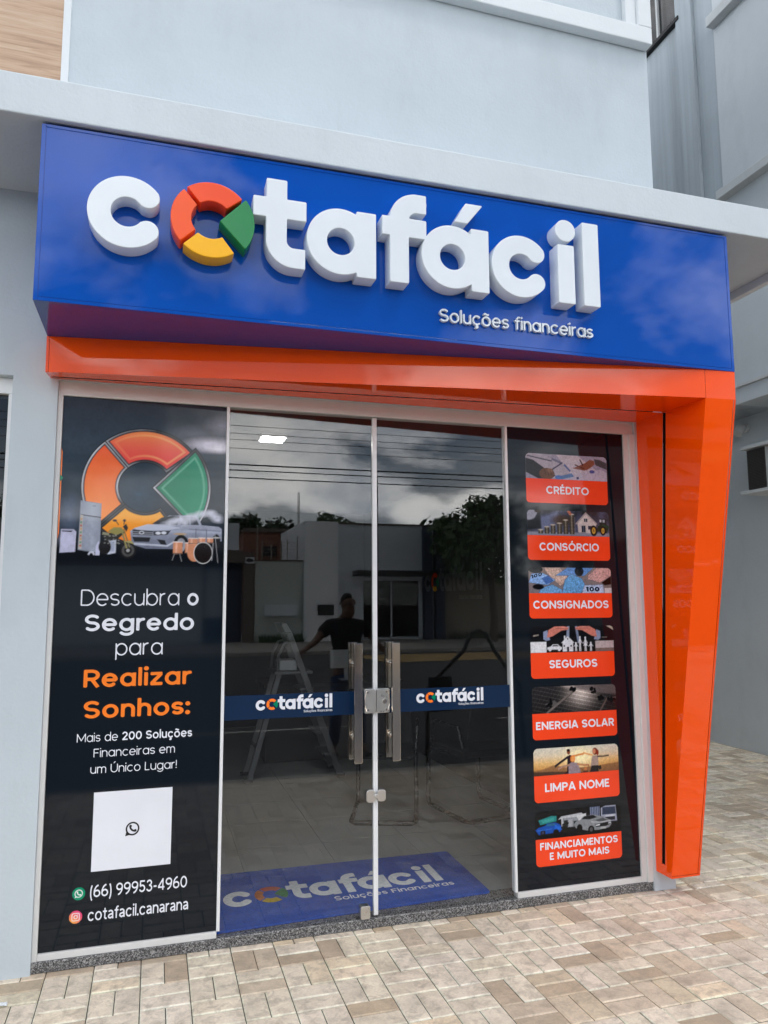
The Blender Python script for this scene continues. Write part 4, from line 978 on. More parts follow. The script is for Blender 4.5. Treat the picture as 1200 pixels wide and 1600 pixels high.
def pic_group(c):
    c.vgrad([(0, (.10, .11, .16)), (.3, (.08, .09, .14)), (1, (.05, .05, .07))]); n = c.noise(3, 11)
    c.C += (n-.4)[..., None]*np.array((.10, .12, .22)); c.C = np.clip(c.C, .004, 1)
    c.poly([(.08, .10), (.20, .146), (.19, .03), (.09, .03)], (.20, .23, .36), .9, .02); c.poly([(0, .146), (.075, .146), (.04, .085), (0, .09)], (.36, .37, .44)); c.poly([(0, .08), (.05, .10), (.085, .146), (.09, .04), (0, .03)], (.012, .014, .018), .9, .01); c.ell(.07, .142, .022, .012, (.06, .04, .03))
    c.rect(0, 0, .537, .020, (.30, .31, .38), 1, .008); c.ell(.22, .09, .06, .03, (.11, .07, .045), .8, .02)
    for i, (x, h) in enumerate(((.085, .022), (.125, .040), (.165, .052), (.207, .062), (.248, .082), (.288, .116))):
        c.rect(x-.015, .010, x+.016, .010+h, (.12, .105, .085)); c.rect(x-.004, .010, x+.004, .010+h, (.45, .40, .33), .7, .004)
        for k in range(int(h/.0075)): c.line([(x-.015, .012+k*.0075), (x+.016, .012+k*.0075)], .002, (.03, .026, .02))
        c.ell(x, .010+h, .0155, .004, (.52, .48, .42))
    c.line([(.265, .146), (.285, .125)], .016, SKIN); c.rect(.306, .012, .311, .11, (.3, .28, .28), .5)
    c.poly([(.33, .022), (.445, .016), (.45, .075), (.382, .134), (.325, .078)], (.62, .57, .55)); c.line([(.315, .070), (.382, .136), (.455, .072)], .008, (.42, .38, .37)); c.rect(.370, .084, .392, .104, (.04, .05, .08)); c.rect(.352, .022, .378, .062, (.035, .045, .08)); c.rect(.395, .040, .420, .062, (.035, .045, .08)); c.line([(.381, .084), (.381, .104)], .002, (.6, .6, .6)); c.line([(.365, .022), (.365, .06)], .002, (.3, .3, .35))
    c.poly([(.45, .03), (.52, .02), (.537, .06), (.50, .085), (.46, .06)], (.01, .04, .015)); c.poly([(.47, .07), (.475, .105), (.515, .105), (.52, .07)], (.02, .025, .03)); c.rect(.474, .085, .486, .10, (.5, .55, .6)); c.rect(.494, .084, .508, .10, (.4, .45, .5))
    for x, r in ((.432, .030), (.494, .026)): c.ell(x, .034, r*.8, r*1.05, (.008, .008, .008)); c.ell(x, .034, r*.38, r*.62, (.62, .40, .06)); c.ell(x, .034, r*.18, r*.3, (.2, .12, .03))
    c.line([(.49, .07), (.537, .055)], .012, (.015, .07, .03))
def pic_notes(c):
    c.vgrad([(0, (.25, .22, .24)), (1, (.30, .24, .22))]); n = c.noise(16, 3)
    def note(p, base, seed): 
        m = np.clip(.5-sd_poly(c.X, c.Y, p)/c.aa, 0, 1)[..., None]; q = c.noise(26, seed, 3)[..., None]
        c.C = c.C*(1-m)+m*np.clip(np.array(base)*(.45+1.1*q), 0, 1)
        c.line(list(p)+[p[0]], .0025, (.03, .05, .10), .6)
    note([(.10, .146), (.20, .146), (.26, .08), (.20, .04), (.11, .12)], (.62, .47, .40), 5); note([(.38, .10), (.44, .146), (.536, .146), (.536, .10), (.46, .06), (.38, .08)], (.62, .40, .38), 6)
    note([(.17, .10), (.25, .146), (.42, .146), (.36, .10)], (.16, .33, .66), 7); note([(0, .06), (.02, .11), (.09, .115), (.17, .075), (.12, .045)], (.30, .48, .78), 8); note([(.06, 0), (.08, .03), (.15, .05), (.21, .02), (.21, 0)], (.20, .42, .70), 9)
    note([(.21, .0), (.23, .075), (.27, .11), (.34, .085), (.37, .03), (.33, 0)], (.18, .42, .72), 10); note([(.34, .0), (.355, .045), (.48, .05), (.488, 0)], (.50, .60, .80), 11)
    c.poly([(.08, .085), (.125, .10), (.16, .07), (.11, .05)], (.05, .14, .42), .85); c.ell(.06, .036, .036, .016, (.006, .007, .012)); c.ell(.325, .125, .030, .028, (.008, .01, .02)); c.ell(.045, .135, .045, .022, (.012, .014, .018))
    c.poly([(.47, .06), (.536, .10), (.536, .05), (.49, .045)], (.02, .014, .012)); c.rect(.49, .0, .537, .03, (.62, .60, .62)); c.rect(.49, .03, .537, .045, (.22, .20, .19), .8)
    for k in range(60): x, y = RNG.random()*.42, RNG.random()*.14; c.line([(x, y), (x+.02*RNG.normal(), y+.012*RNG.normal())], .0016, (.04, .09, .22), .4)
def pic_insure(c):
    c.vgrad([(0, (.006, .007, .012)), (1, (.012, .014, .02))])
    c.rect(0, 0, .10, .060, (.74, .75, .78)); c.rect(.415, .018, .537, .060, (.52, .46, .47)); c.rect(.415, 0, .537, .02, (.22, .17, .16)); c.poly([(.49, .146), (.537, .146), (.537, .12)], (.5, .48, .4)); c.poly([(.235, .146), (.25, .146), (.245, .06), (.225, .06)], (.28, .33, .44)); c.poly([(.285, .146), (.30, .146), (.315, .05), (.30, .05)], (.22, .27, .38))
    for s, o in ((1, 0), (-1, .532)):
        f = lambda x: o+s*x
        c.poly([(f(.082), .075), (f(.083), .115), (f(.108), .125), (f(.125), .07), (f(.10), .065)], (.30, .35, .50)); c.poly([(f(.105), .085), (f(.115), .125), (f(.155), .145), (f(.21), .146), (f(.245), .138), (f(.24), .126), (f(.20), .122), (f(.14), .09), (f(.11), .083)], (.62, .25, .20)); c.line([(f(.16), .134), (f(.24), .132)], .002, (.3, .1, .08)); c.line([(f(.18), .142), (f(.24), .138)], .003, (.72, .34, .28))
    Wt = (.70, .72, .76)
    c.poly([(.195, .052), (.236, .090), (.278, .052)], Wt); c.rect(.203, .004, .270, .056, Wt); c.rect(.213, .07, .222, .092, Wt); c.ell(.236, .074, .004, .0045, (.02, .02, .03)); c.rect(.230, .004, .243, .030, (.02, .02, .03)); c.rect(.208, .030, .218, .040, (.05, .06, .08)); c.rect(.252, .030, .262, .040, (.05, .06, .08))
    c.poly([(.105, .016), (.105, .028), (.128, .034), (.14, .045), (.172, .045), (.185, .033), (.197, .028), (.197, .016)], Wt); c.poly([(.135, .034), (.143, .041), (.17, .041), (.178, .034)], (.02, .02, .03)); c.ell(.122, .016, .009, .009, Wt); c.ell(.180, .016, .009, .009, Wt)
    for x, h, k in ((.288, .055, 0), (.315, .088, 0), (.350, .085, 1), (.385, .055, 0)):
        c.ell(x, h-.006, .005, .006, Wt); c.poly([(x-.005, h*.5), (x+.005, h*.5), (x+.004, h-.01), (x-.004, h-.01)], Wt)
        if k: c.poly([(x-.013, .034), (x+.013, .034), (x, .066)], Wt)
        c.line([(x-.004, .004), (x-.002, h*.55)], .005, Wt); c.line([(x+.004, .004), (x+.002, h*.55)], .005, Wt); c.line([(x-.014, h*.55), (x-.002, h*.78)], .0035, Wt); c.line([(x+.014, h*.55), (x+.002, h*.78)], .0035, Wt)
    for k in range(5): c.ell(.022+k*.007, .094+.001*k, .003, .004, (.4, .37, .33)); c.ell(.462+k*.007, .080, .003, .002, (.3, .28, .26))
def pic_solar(c):
    c.vgrad([(0, (.022, .020, .020)), (1, (.035, .033, .036))]); X, Y = c.X, c.Y
    A = (X-.28)*.55+Y; u = X*.35+Y*1.6; g1 = np.abs(((u*28) % 1)-.5) > .40; g2 = np.abs((((X*1.2-Y*.8)*34) % 1)-.5) > .44
    lum = np.exp(-((X-.31)**2/.006+(Y-.105)**2/.004)); c.C += lum[..., None]*np.array((.50, .44, .40)); c.C += (g1*.035+g1*lum*.3)[..., None]*np.array((1, .95, .9)); c.C += (g2*.02)[..., None]*np.array((1, 1, 1))
    c.poly([(.26, .146), (.537, .146), (.537, .09), (.44, .10), (.30, .125)], (.17, .145, .145), .85, .01); c.poly([(.18, .146), (.27, .146), (.275, .125)], (.46, .40, .38), .9, .008)
    c.line([(.09, 0), (.275, .125)], .013, (.20, .175, .165), .9); c.line([(.43, 0), (.475, .065), (.537, .07)], .010, (.16, .12, .11), .9); c.line([(.10, 0), (.275, .118)], .002, (.05, .04, .04)); c.poly([(.08, .05), (.14, .07), (.17, .045), (.10, .03)], (.16, .15, .15), .7)
    for x, y in ((.115, .055), (.262, .132), (.385, .115), (.44, .075), (.505, .065)):
        for k in range(7): c.ell(x+RNG.normal()*.010, y+RNG.normal()*.010, .006+.006*RNG.random(), .006+.006*RNG.random(), (.006, .006, .007))
    c.rect(.47, 0, .537, .055, (.04, .016, .016), .5, .01)
def pic_family(c):
    c.vgrad([(0, (.08, .04, .015)), (.10, (.25, .12, .04)), (.22, (.62, .33, .10)), (.45, (.75, .50, .22)), (.75, (.72, .64, .50)), (1, (.66, .64, .56))]); X, Y = c.X, c.Y
    e = np.exp(-((X-.285)**2/.008+(Y-.085)**2/.003))[..., None]; c.C = c.C*(1-e)+e*np.array((.98, .88, .55))
    c.poly([(0, .028), (.06, .035), (.12, .052), (.20, .036), (.30, .030), (.40, .034), (.537, .045), (.537, 0), (0, 0)], (.30, .155, .07), .9, .006); c.poly([(0, .022), (.12, .018), (.25, .010), (.32, .0), (0, 0)], (.07, .04, .03), .9, .006)
    c.poly([(.185, 0), (.205, .015), (.21, .095), (.225, .102), (.25, .095), (.255, 0)], (.035, .014, .022)); c.line([(.215, .092), (.165, .065), (.13, .044)], .013, (.03, .02, .03)); c.line([(.235, .092), (.285, .100), (.315, .103)], .010, (.75, .33, .10)); c.ell(.218, .118, .011, .014, (.28, .10, .05)); c.ell(.217, .127, .011, .008, (.03, .012, .01))
    c.poly([(.215, 0), (.215, .05), (.235, .062), (.275, .055), (.29, .01), (.29, 0)], (.34, .27, .30)); c.line([(.225, .048), (.18, .042), (.15, .030)], .010, (.42, .26, .20)); c.line([(.27, .05), (.31, .042), (.345, .040)], .011, (.50, .25, .13)); c.ell(.243, .080, .015, .019, (.80, .28, .07)); c.ell(.243, .078, .009, .013, (.85, .42, .14))
    c.line([(.345, .04), (.335, .012)], .004, (.3, .1, .05)); c.line([(.29, .028), (.31, .008)], .005, (.25, .1, .05)); c.ell(.322, .018, .009, .014, (.55, .22, .08)); c.ell(.322, .006, .018, .006, (.14, .05, .03))
    c.poly([(.355, .028), (.36, .06), (.37, .09), (.405, .088), (.405, .03)], (.42, .32, .28)); c.line([(.37, .092), (.33, .102), (.31, .110)], .009, (.80, .44, .18)); c.line([(.40, .083), (.44, .082), (.475, .085)], .008, (.10, .06, .06)); c.poly([(.348, 0), (.36, .035), (.405, .035), (.405, 0)], (.02, .014, .018)); c.poly([(.40, .03), (.42, .035), (.425, .015), (.41, .01)], (.02, .014, .018)); c.ell(.386, .112, .017, .020, (.22, .045, .025)); c.ell(.38, .112, .010, .014, (.62, .28, .16)); c.ell(.402, .105, .008, .016, (.30, .05, .02))
def pic_finance(c):
    c.C[:] = (.006, .008, .012)
    c.poly([(.02, .10), (.10, .118), (.13, .115), (.13, .088), (.03, .075)], (.03, .26, .26)); c.poly([(.035, .098), (.115, .11), (.115, .092), (.045, .085)], (.06, .36, .34))
    c.poly([(.0, .05), (.02, .062), (.055, .068), (.075, .080), (.12, .082), (.15, .07), (.165, .05), (.15, .03), (.02, .025)], (.012, .10, .42)); c.poly([(.06, .066), (.08, .078), (.115, .078), (.13, .066)], (.03, .16, .30)); c.poly([(.12, .07), (.165, .055), (.16, .04), (.115, .045)], (.02, .16, .62)); c.ell(.045, .034, .016, .015, (.006, .006, .008)); c.ell(.125, .030, .018, .017, (.006, .006, .008)); c.ell(.045, .034, .008, .008, (.05, .06, .12)); c.line([(.01, .046), (.10, .05)], .003, (.04, .22, .7))
    c.poly([(.14, .095), (.16, .110), (.285, .120), (.31, .105), (.30, .098), (.165, .098)], (.50, .52, .55)); c.rect(.165, .05, .285, .100, (.30, .32, .35)); c.rect(.175, .05, .20, .088, (.03, .035, .04)); c.rect(.235, .05, .26, .08, (.04, .045, .05)); c.rect(.16, .045, .168, .10, (.55, .57, .6)); c.poly([(.255, .105), (.315, .115), (.315, .08), (.27, .075)], (.60, .62, .64)); c.rect(.205, .055, .228, .09, (.45, .46, .48), .6)
    for k in range(18): c.ell(.15+RNG.random()*.06, .03+RNG.random()*.05, .006, .006, (.008, .012, .010))
    c.poly([(.41, .06), (.41, .135), (.44, .146), (.505, .146), (.512, .06)], (.36, .40, .50)); c.poly([(.417, .098), (.505, .098), (.502, .138), (.42, .138)], (.05, .07, .12)); c.rect(.435, .065, .50, .085, (.03, .035, .05)); c.rect(.44, .086, .50, .094, (.6, .63, .7)); c.rect(.34, .09, .40, .146, (.10, .13, .22), .8)
    for k in range(6): c.line([(.345+k*.011, .09), (.345+k*.011, .144)], .003, (.42, .47, .6), .8)
    c.poly([(.235, .06), (.25, .075), (.275, .082), (.30, .10), (.36, .104), (.395, .095), (.43, .085), (.47, .065), (.475, .045), (.46, .028), (.39, .020), (.32, .022), (.25, .04)], (.27, .29, .31)); c.poly([(.285, .085), (.305, .100), (.36, .102), (.385, .088), (.34, .080)], (.015, .018, .022)); c.poly([(.37, .074), (.42, .082), (.455, .066), (.40, .058)], (.11, .12, .13)); c.poly([(.37, .05), (.45, .058), (.472, .048), (.44, .036), (.375, .036)], (.02, .022, .026)); c.line([(.345, .066), (.40, .06), (.47, .064)], .004, (.55, .58, .6)); c.ell(.272, .038, .018, .022, (.006, .006, .008)); c.ell(.345, .026, .020, .020, (.006, .006, .008)); c.ell(.345, .026, .010, .011, (.12, .12, .13)); c.rect(.405, .024, .44, .034, (.5, .52, .52), .8); c.line([(.375, .044), (.40, .047)], .005, (.8, .84, .9)); c.line([(.455, .05), (.47, .052)], .004, (.7, .74, .8))
CARDS = [(2.181, [("CRÉDITO", .28, .045)], pic_credit, 'orange card reading CRÉDITO under hands over papers'),
         (1.852, [("CONSÓRCIO", .388, .045)], pic_group, 'orange card reading CONSÓRCIO under coins, a house and a tractor'),
         (1.5225, [("CONSIGNADOS", .487, .045)], pic_notes, 'orange card reading CONSIGNADOS under blue banknotes'),
         (1.190, [("SEGUROS", .308, .045)], pic_insure, 'orange card reading SEGUROS under two sheltering hands'),
         (.857, [("ENERGIA SOLAR", .496, .043)], pic_solar, 'orange card reading ENERGIA SOLAR under dark solar panels'),
         (.5235, [("LIMPA NOME", .406, .045)], pic_family, 'orange card reading LIMPA NOME under a family at sunset'),
         (.1905, [("FINANCIAMENTOS", .486, .038), ("E MUITO MAIS", .372, .038)], pic_finance, 'orange card reading FINANCIAMENTOS E MUITO MAIS under cars')]
cx0, r = 2.4655, .022
for z0, lines, painter, lab in CARDS:
    pts = [(0, .1415), (0, r)]+arc(r, r, r, r, 180, 270, 6)+arc(CW-r, r, r, r, 270, 360, 6)+[(CW, .1415)]
    mb = MB(); mb.add([(cx0+u, -.0012, z0+v) for u, v in pts], [tuple(range(len(pts)))]); card = mb.build('card', PRR, PR, fix=False); card['label'] = lab
    cv = Canvas(CW, PH, .0031); painter(cv)
    gn = cv.noise(18, 21, 3)[..., None]*.5+cv.noise(45, 22, 2)[..., None]*.5; cv.C = np.clip(cv.C, 0, 1)**1.18*(.55+.85*gn)
    def cl_(X, Y): 
        qx = np.maximum(np.abs(X-CW/2)-CW/2+r-.0005, 0); qy = np.maximum(Y-PH+r-.0005, 0); return np.hypot(qx, qy)-r
    cv.build('picture', cx0, z0+.1415, -.0012, card, clip=cl_)
    if painter is pic_notes:
        lettering('lettering', "100", cx0+.365, cx0+.455, z0+.1415+.009, .028, .20, on_y(-.0018), BAND, card); lettering('lettering', "100", cx0+.015, cx0+.085, z0+.1415+.082, .020, .18, lambda u, v, d=0: (u, -.0018, v+(u-cx0-.015)*.25), BAND, card)
    for i, (tx, wd, cap) in enumerate(lines):
        zz_ = z0+.0545 if len(lines) == 1 else z0+.0855-i*.055
        lettering('lettering', tx, cx0+CW/2-wd/2, cx0+CW/2+wd/2, zz_, cap, .138, on_y(-.0020), PRW, card)

# ================================================================ NEIGHBOURING GREY BUILDING
NB = thing('grey_building', 'grey side wall of the taller neighbouring building with ledges, dark window and rain streaks', 'building', (7.5, 2, 0))
XU, XL = 6.156, 6.65
mb = MB(); mb.box(XL, -2.0, 0, XL+.25, 9.0, 3.63); mb.box(XU, -2.0, 3.63, XL+.25, 2.36, 12.0); mb.box(XL+.25, -2, 0, 9.5, -1.75, 12); mb.build('wall', GREYW, NB)
mb = MB(); mb.box(XU+.015, 2.36, 3.63, XL+.25, 2.95, 8.44); mb.box(XU+.015, 3.75, 3.63, XL+.25, 9.0, 8.44); mb.box(XU+.015, 2.95, 3.63, XL+.25, 3.75, 8.44); mb.box(XU+.015, 2.36, 8.44, XL+.25, 2.91, 12); mb.box(XU+.015, 3.55, 8.44, XL+.25, 9, 12)
mb.box(XU-.03, 2.66, 3.63, XU+.015, 2.92, 12)
mb.build('streaked_wall', GREYS, NB, bevel=.004)
mb = MB(); mb.box(3.42, 9.0, 0, 9.5, 9.3, 9.0); mb.build('back_wall', GREYW, NB)
for z0, z1, pr in ((7.87, 7.985, .10), (5.86, 5.955, .10), (3.795, 3.83, .025)): mb = MB(); mb.box(XU-pr, -2.0, z0, XU+.02, 2.36, z1); mb.build('ledge', LEDGE, NB, bevel=.004)
mb = MB(); mb.box(XU-.045, 2.86, 8.395, XU+.1, 3.62, 8.44); w_ = mb.build('window', SLOT, NB)
mb = MB(); mb.box(XU+.06, 2.912, 8.442, XU+.10, 3.548, 11.5); mb.build('pane', GLASSD, w_)
mb = MB(); mb.box(XU+.12, 2.912, 8.442, XU+.14, 3.548, 11.5); mb.build('blind', simple('dark_blind', (.035, .038, .042), .6), w_)
for y in (2.914, 3.30, 3.52): mb = MB(); mb.box(XU+.03, y, 8.442, XU+.058, y+.03, 11.5); mb.build('frame', LEDGE, w_)
# air conditioner on the lower wall
AC = thing('air_conditioner', 'weathered white outdoor air conditioner unit on the lower grey side wall', 'air conditioner', (6.5, 2.2, 2.7))
ACW = plaster('weathered_white', (.55, .56, .55), .08, stain=.5); GRL = simple('grille_brown', (.045, .038, .034), .6, .1)
mb = MB(); mb.box(6.32, 1.55, 2.735, 6.63, 2.43, 3.17); bd = mb.build('housing', ACW, AC, bevel=.01)
mb = MB(); mb.box(6.305, 2.19, 2.75, 6.318, 2.42, 3.16); mb.build('grille_back', GRL, AC)
mb = MB()
for k in range(26): mb.box(6.296, 2.195, 2.757+k*.0155, 6.306, 2.415, 2.757+k*.0155+.006)
mb.build('grille', GRL, AC)
mb = MB(); mb.box(6.27, 1.5, 3.172, 6.65, 2.47, 3.205); mb.build('cap', LEDGE, AC, bevel=.004)
mb = MB(); mb.box(6.24, 1.5, 2.70, 6.65, 2.47, 2.733); mb.build('shelf', LEDGE, AC, bevel=.004)
mb = MB(); mb.box(6.40, 1.543, 2.86, 6.43, 1.549, 3.05); mb.box(6.47, 1.543, 2.80, 6.60, 1.549, 2.92); mb.build('service_panel', BLACK, AC)
sl = thing('wall_lamp', 'small round white lamp fixed under the overhang of the grey wall', 'wall lamp', (6.55, 2.6, 3.5))
mb = MB(); mb.cyl((6.60, 2.75, 3.50), .05, .04, 16, 'x'); mb.build('mount', ACW, sl, smooth=True)
mb = MB(); mb.tube([(6.60, 2.75, 3.50), (6.55, 2.75, 3.49), (6.50, 2.75, 3.43)], [.035, .05, .055], 16); mb.build('lamp_head', ACW, sl, smooth=True)

# ================================================================ THINGS INSIDE THE SHOP
CHF = simple('chair_fabric', (.010, .010, .011), .85, .2, 40); CHT = gloss('chair_tube', (.010, .010, .011), .25)
def chair(loc, rz):
    t = local('cantilever_chair', 'black cantilever chair on a bent tube base', 'chair', loc, 'black visitor chairs inside the shop', rz)
    mb = MB(); P = []
    for s in (-1, 1):
        P.append([(s*.21, .02, .45), (s*.22, -.25, .44), (s*.225, -.29, .40), (s*.23, -.30, .06), (s*.23, -.27, .016), (s*.23, .24, .016)])
    full = P[0]+[(-.20, .29, .016), (.20, .29, .016)]+P[1][::-1]
    mb.tube(full, .017, 10); mb.build('frame', CHT, t, smooth=True)
    mb = MB(); mb.box(-.22, -.24, .435, .22, .23, .485); mb.build('seat', CHF, t, bevel=.02)
    mb = MB(); mb.hexa([(-.21, .22, .56), (.21, .22, .56), (.21, .26, .56), (-.21, .26, .56), (-.20, .29, .90), (.20, .29, .90), (.20, .325, .90), (-.20, .325, .90)]); mb.build('backrest', CHF, t, bevel=.02)
    for s in (-1, 1):
        mb = MB(); mb.tube([(s*.235, .25, .52), (s*.245, .20, .66), (s*.245, -.18, .66), (s*.235, -.22, .50)], .013, 10); mb.build('armrest', CHT, t, smooth=True)
    return t
ch1 = chair((2.14, 1.73, .05), math.radians(160)); ch1['label'] = 'black cantilever chair behind the middle of the doors'
ch2 = copy_tree(ch1); ch2.location = (2.80, 1.60, .05); ch2.rotation_euler = (0, 0, math.radians(188)); ch2['label'] = 'black cantilever chair beside the right inner wall'
DKW = simple('desk_board', (.030, .026, .024), .5, .1, 3)
dk = thing('reception_desk', 'dark reception desk standing deep inside the shop', 'desk', (2.1, 3.9, .05))
mb = MB(); mb.box(1.5, 3.72, .78, 2.95, 4.35, .81); mb.build('desk_top', DKW, dk, bevel=.003)
mb = MB(); mb.box(1.53, 3.76, .05, 2.92, 3.78, .78); mb.build('front_panel', DKW, dk)
for x in (1.53, 2.90):
    mb = MB(); mb.box(x, 3.78, .05, x+.025, 4.32, .78); mb.build('side_panel', DKW, dk)
mo = thing('monitor', 'white-backed computer monitor on the dark reception desk', 'monitor', (2.4, 3.95, .81))
MW = simple('monitor_white', (.55, .57, .58), .5)
mb = MB(); mb.box(2.22, 3.93, .93, 2.57, 3.96, 1.12); mb.build('screen', MW, mo, bevel=.006)
mb = MB(); mb.box(2.375, 3.95, .82, 2.415, 3.98, .94); mb.box(2.32, 3.88, .811, 2.47, 4.02, .822); mb.build('stand', MW, mo, bevel=.004)

# ================================================================ ACROSS THE STREET
def B1(name, label, cat, loc, group=None): return thing(name, label, cat, loc, group)
GW2 = plaster('far_grey_wall', (.66, .70, .75), .05, stain=.1); WP2 = plaster('far_white_pillar', (.86, .88, .90), .04, stain=.2); GRN2 = plaster('far_green_wall', (.50, .54, .50), .06, stain=.3); BRN2 = plaster('far_brown', (.13, .105, .09), .06); NVY2 = plaster('far_navy', (.03, .045, .085), .05); RW2 = plaster('far_right_wall', (.32, .28, .22), .08, stain=.3)
BRICK = simple('far_brick', (.24, .105, .065), .85, .2, 6)
gb = B1('grey_shop', 'grey shop across the street with a white pillar, black awning and dark glass door', 'shop', (9.4, -27, 0))
mb = MB(); mb.box(7.75, -33, 0, 8.89, -27, 4.88); mb.box(8.89, -33, 2.5, 11.5, -27, 4.88); mb.box(11.5, -33, 0, 12.5, -27, 4.88); mb.box(8.89, -33, -.1, 11.5, -27.3, .12); mb.build('wall', GW2, gb)
mb = MB(); mb.box(6.33, -33, 0, 7.75, -26.75, 4.96); mb.build('pillar', WP2, gb, bevel=.01)
for xa, xb in ((11.57, 11.92), (12.1, 12.5)):
    mb = MB(); mb.box(xa, -26.995, 0, xb, -26.7, 4.86); mb.build('column', NVY2, gb)
mb = MB(); mb.box(7.7, -33.1, 4.88, 12.55, -26.95, 4.95); mb.build('coping', BRN2, gb)
mb = MB(); mb.box(8.35, -26.69, 2.66, 12.5, -25.9, 2.90); mb.build('awning', BLACK, gb, bevel=.01)
mb = MB(); mb.box(8.89, -27.22, .12, 11.5, -27.2, 2.5); dg_ = mb.build('door', GLASSD, gb)
mb = MB(); mb.box(8.89, -27.6, .12, 11.5, -27.5, 2.5); mb.build('backing', BLACK, dg_)
for x in (8.89, 10.17, 11.44): mb = MB(); mb.box(x, -27.19, .12, x+.06, -27.12, 2.5); mb.build('frame', GW2, dg_)
mb = MB(); mb.box(6.88, -26.74, 1.06, 7.56, -26.69, 1.50); mb.build('notice_board', BLACK, gb)
lw = B1('boundary_wall', 'grey-green boundary wall across the street with a box hung on it', 'wall', (5.3, -27, 0))
mb = MB(); mb.box(4.34, -27.2, 0, 6.325, -27, 3.28); mb.build('wall', GRN2, lw); mb = MB(); mb.box(4.30, -27.25, 3.285, 6.32, -26.96, 3.34); mb.build('coping', BRN2, lw)
mb = MB(); mb.box(4.7, -26.99, 1.05, 6.05, -26.7, 1.5); mb.build('meter_box', GW2, lw, bevel=.02)
mb = MB()
for x, h in ((4.42, 1.3), (4.62, .8), (5.0, .65), (5.42, .8), (5.66, .85), (6.08, 1.0)): mb.tube([(x, -27.1, 3.34), (x, -27.1, 3.34+h)], .025, 8)
for k in range(5): mb.tube([(4.36, -27.1, 3.5+k*.14), (6.3, -27.1, 3.5+k*.14)], .006, 5)
mb.build('electric_fence', CONC, lw)
bc = B1('gate_column', 'brown gate column across the street with a small white sign', 'column', (4.1, -27, 0))
mb = MB(); mb.box(3.88, -27.3, 0, 4.30, -26.95, 3.66); mb.build('shaft', BRN2, bc, bevel=.01)
mb = MB(); mb.box(3.92, -26.94, 3.18, 4.29, -26.92, 3.43); sg_ = mb.build('sign', WP2, bc)
mb = MB(); mb.prism(arc(4.10, 3.305, .15, .08, 0, 360, 24), lambda x, z: (x, -26.919, z), lambda x, z: (x, -26.915, z)); mb.build('emblem', BLACK, sg_)
lb = B1('grey_house', 'low grey house with a dark gateway at the left across the street', 'house', (1.5, -27, 0))
mb = MB(); mb.box(-6, -32, 3.2, 3.7, -27.4, 4.86); mb.box(-6, -32, 0, 2.3, -27.4, 3.2); mb.build('wall', GW2, lb)
mb = MB(); mb.box(-6, -27.39, 3.2, 3.875, -26.8, 3.70); mb.build('canopy', BRN2, lb)
mb = MB(); mb.box(2.3, -27.6, 0, 3.87, -27.5, 3.2); mb.build('gate', NVY2, lb); mb = MB(); mb.box(2.4, -27.49, 1.0, 3.1, -27.45, 3.0); mb.build('gate_panel', GW2, lb)
rw = B1('boundary_wall', 'long brown-grey boundary wall under the leafy tree across the street', 'wall', (16, -27, 0))
mb = MB(); mb.box(12.51, -27.2, -.1, 40, -27.0, 2.6); mb.build('wall', RW2, rw)
mb = MB(); mb.box(12.51, -27.25, 2.605, 40, -26.95, 2.68); mb.build('coping', BRN2, rw)
bh = B1('brick_house', 'small red brick house showing above the boundary wall', 'house', (5.6, -36, 0))
mb = MB(); mb.box(4.6, -40, 0, 6.9, -34, 5.1); mb.build('wall', BRICK, bh); mb = MB(); mb.box(5.6, -33.99, 3.9, 6.3, -33.95, 4.4); mb.build('window', BLACK, bh)
mb = MB(); mb.prism([(4.4, 5.1), (7.1, 5.1), (6.9, 5.3), (4.6, 5.3)], lambda x, z: (x, -40.2, z), lambda x, z: (x, -33.8, z)); mb.build('roof', BRN2, bh)
fb = B1('warehouse', 'long pale wall of a building farther along the street', 'building', (-12, -27, 0))
mb = MB(); mb.box(-30, -34, 0, -6.2, -27.2, 4.2); mb.build('wall', WP2, fb); mb = MB(); mb.box(-30.2, -34.2, 4.2, -6.0, -27.0, 4.45); mb.build('parapet', BRN2, fb)
for xa, xb in ((-12, -9), (-20, -16.5)):
    mb = MB(); mb.box(xa, -27.19, 0, xb, -27.15, 2.8); mb.build('shutter', GW2, fb)
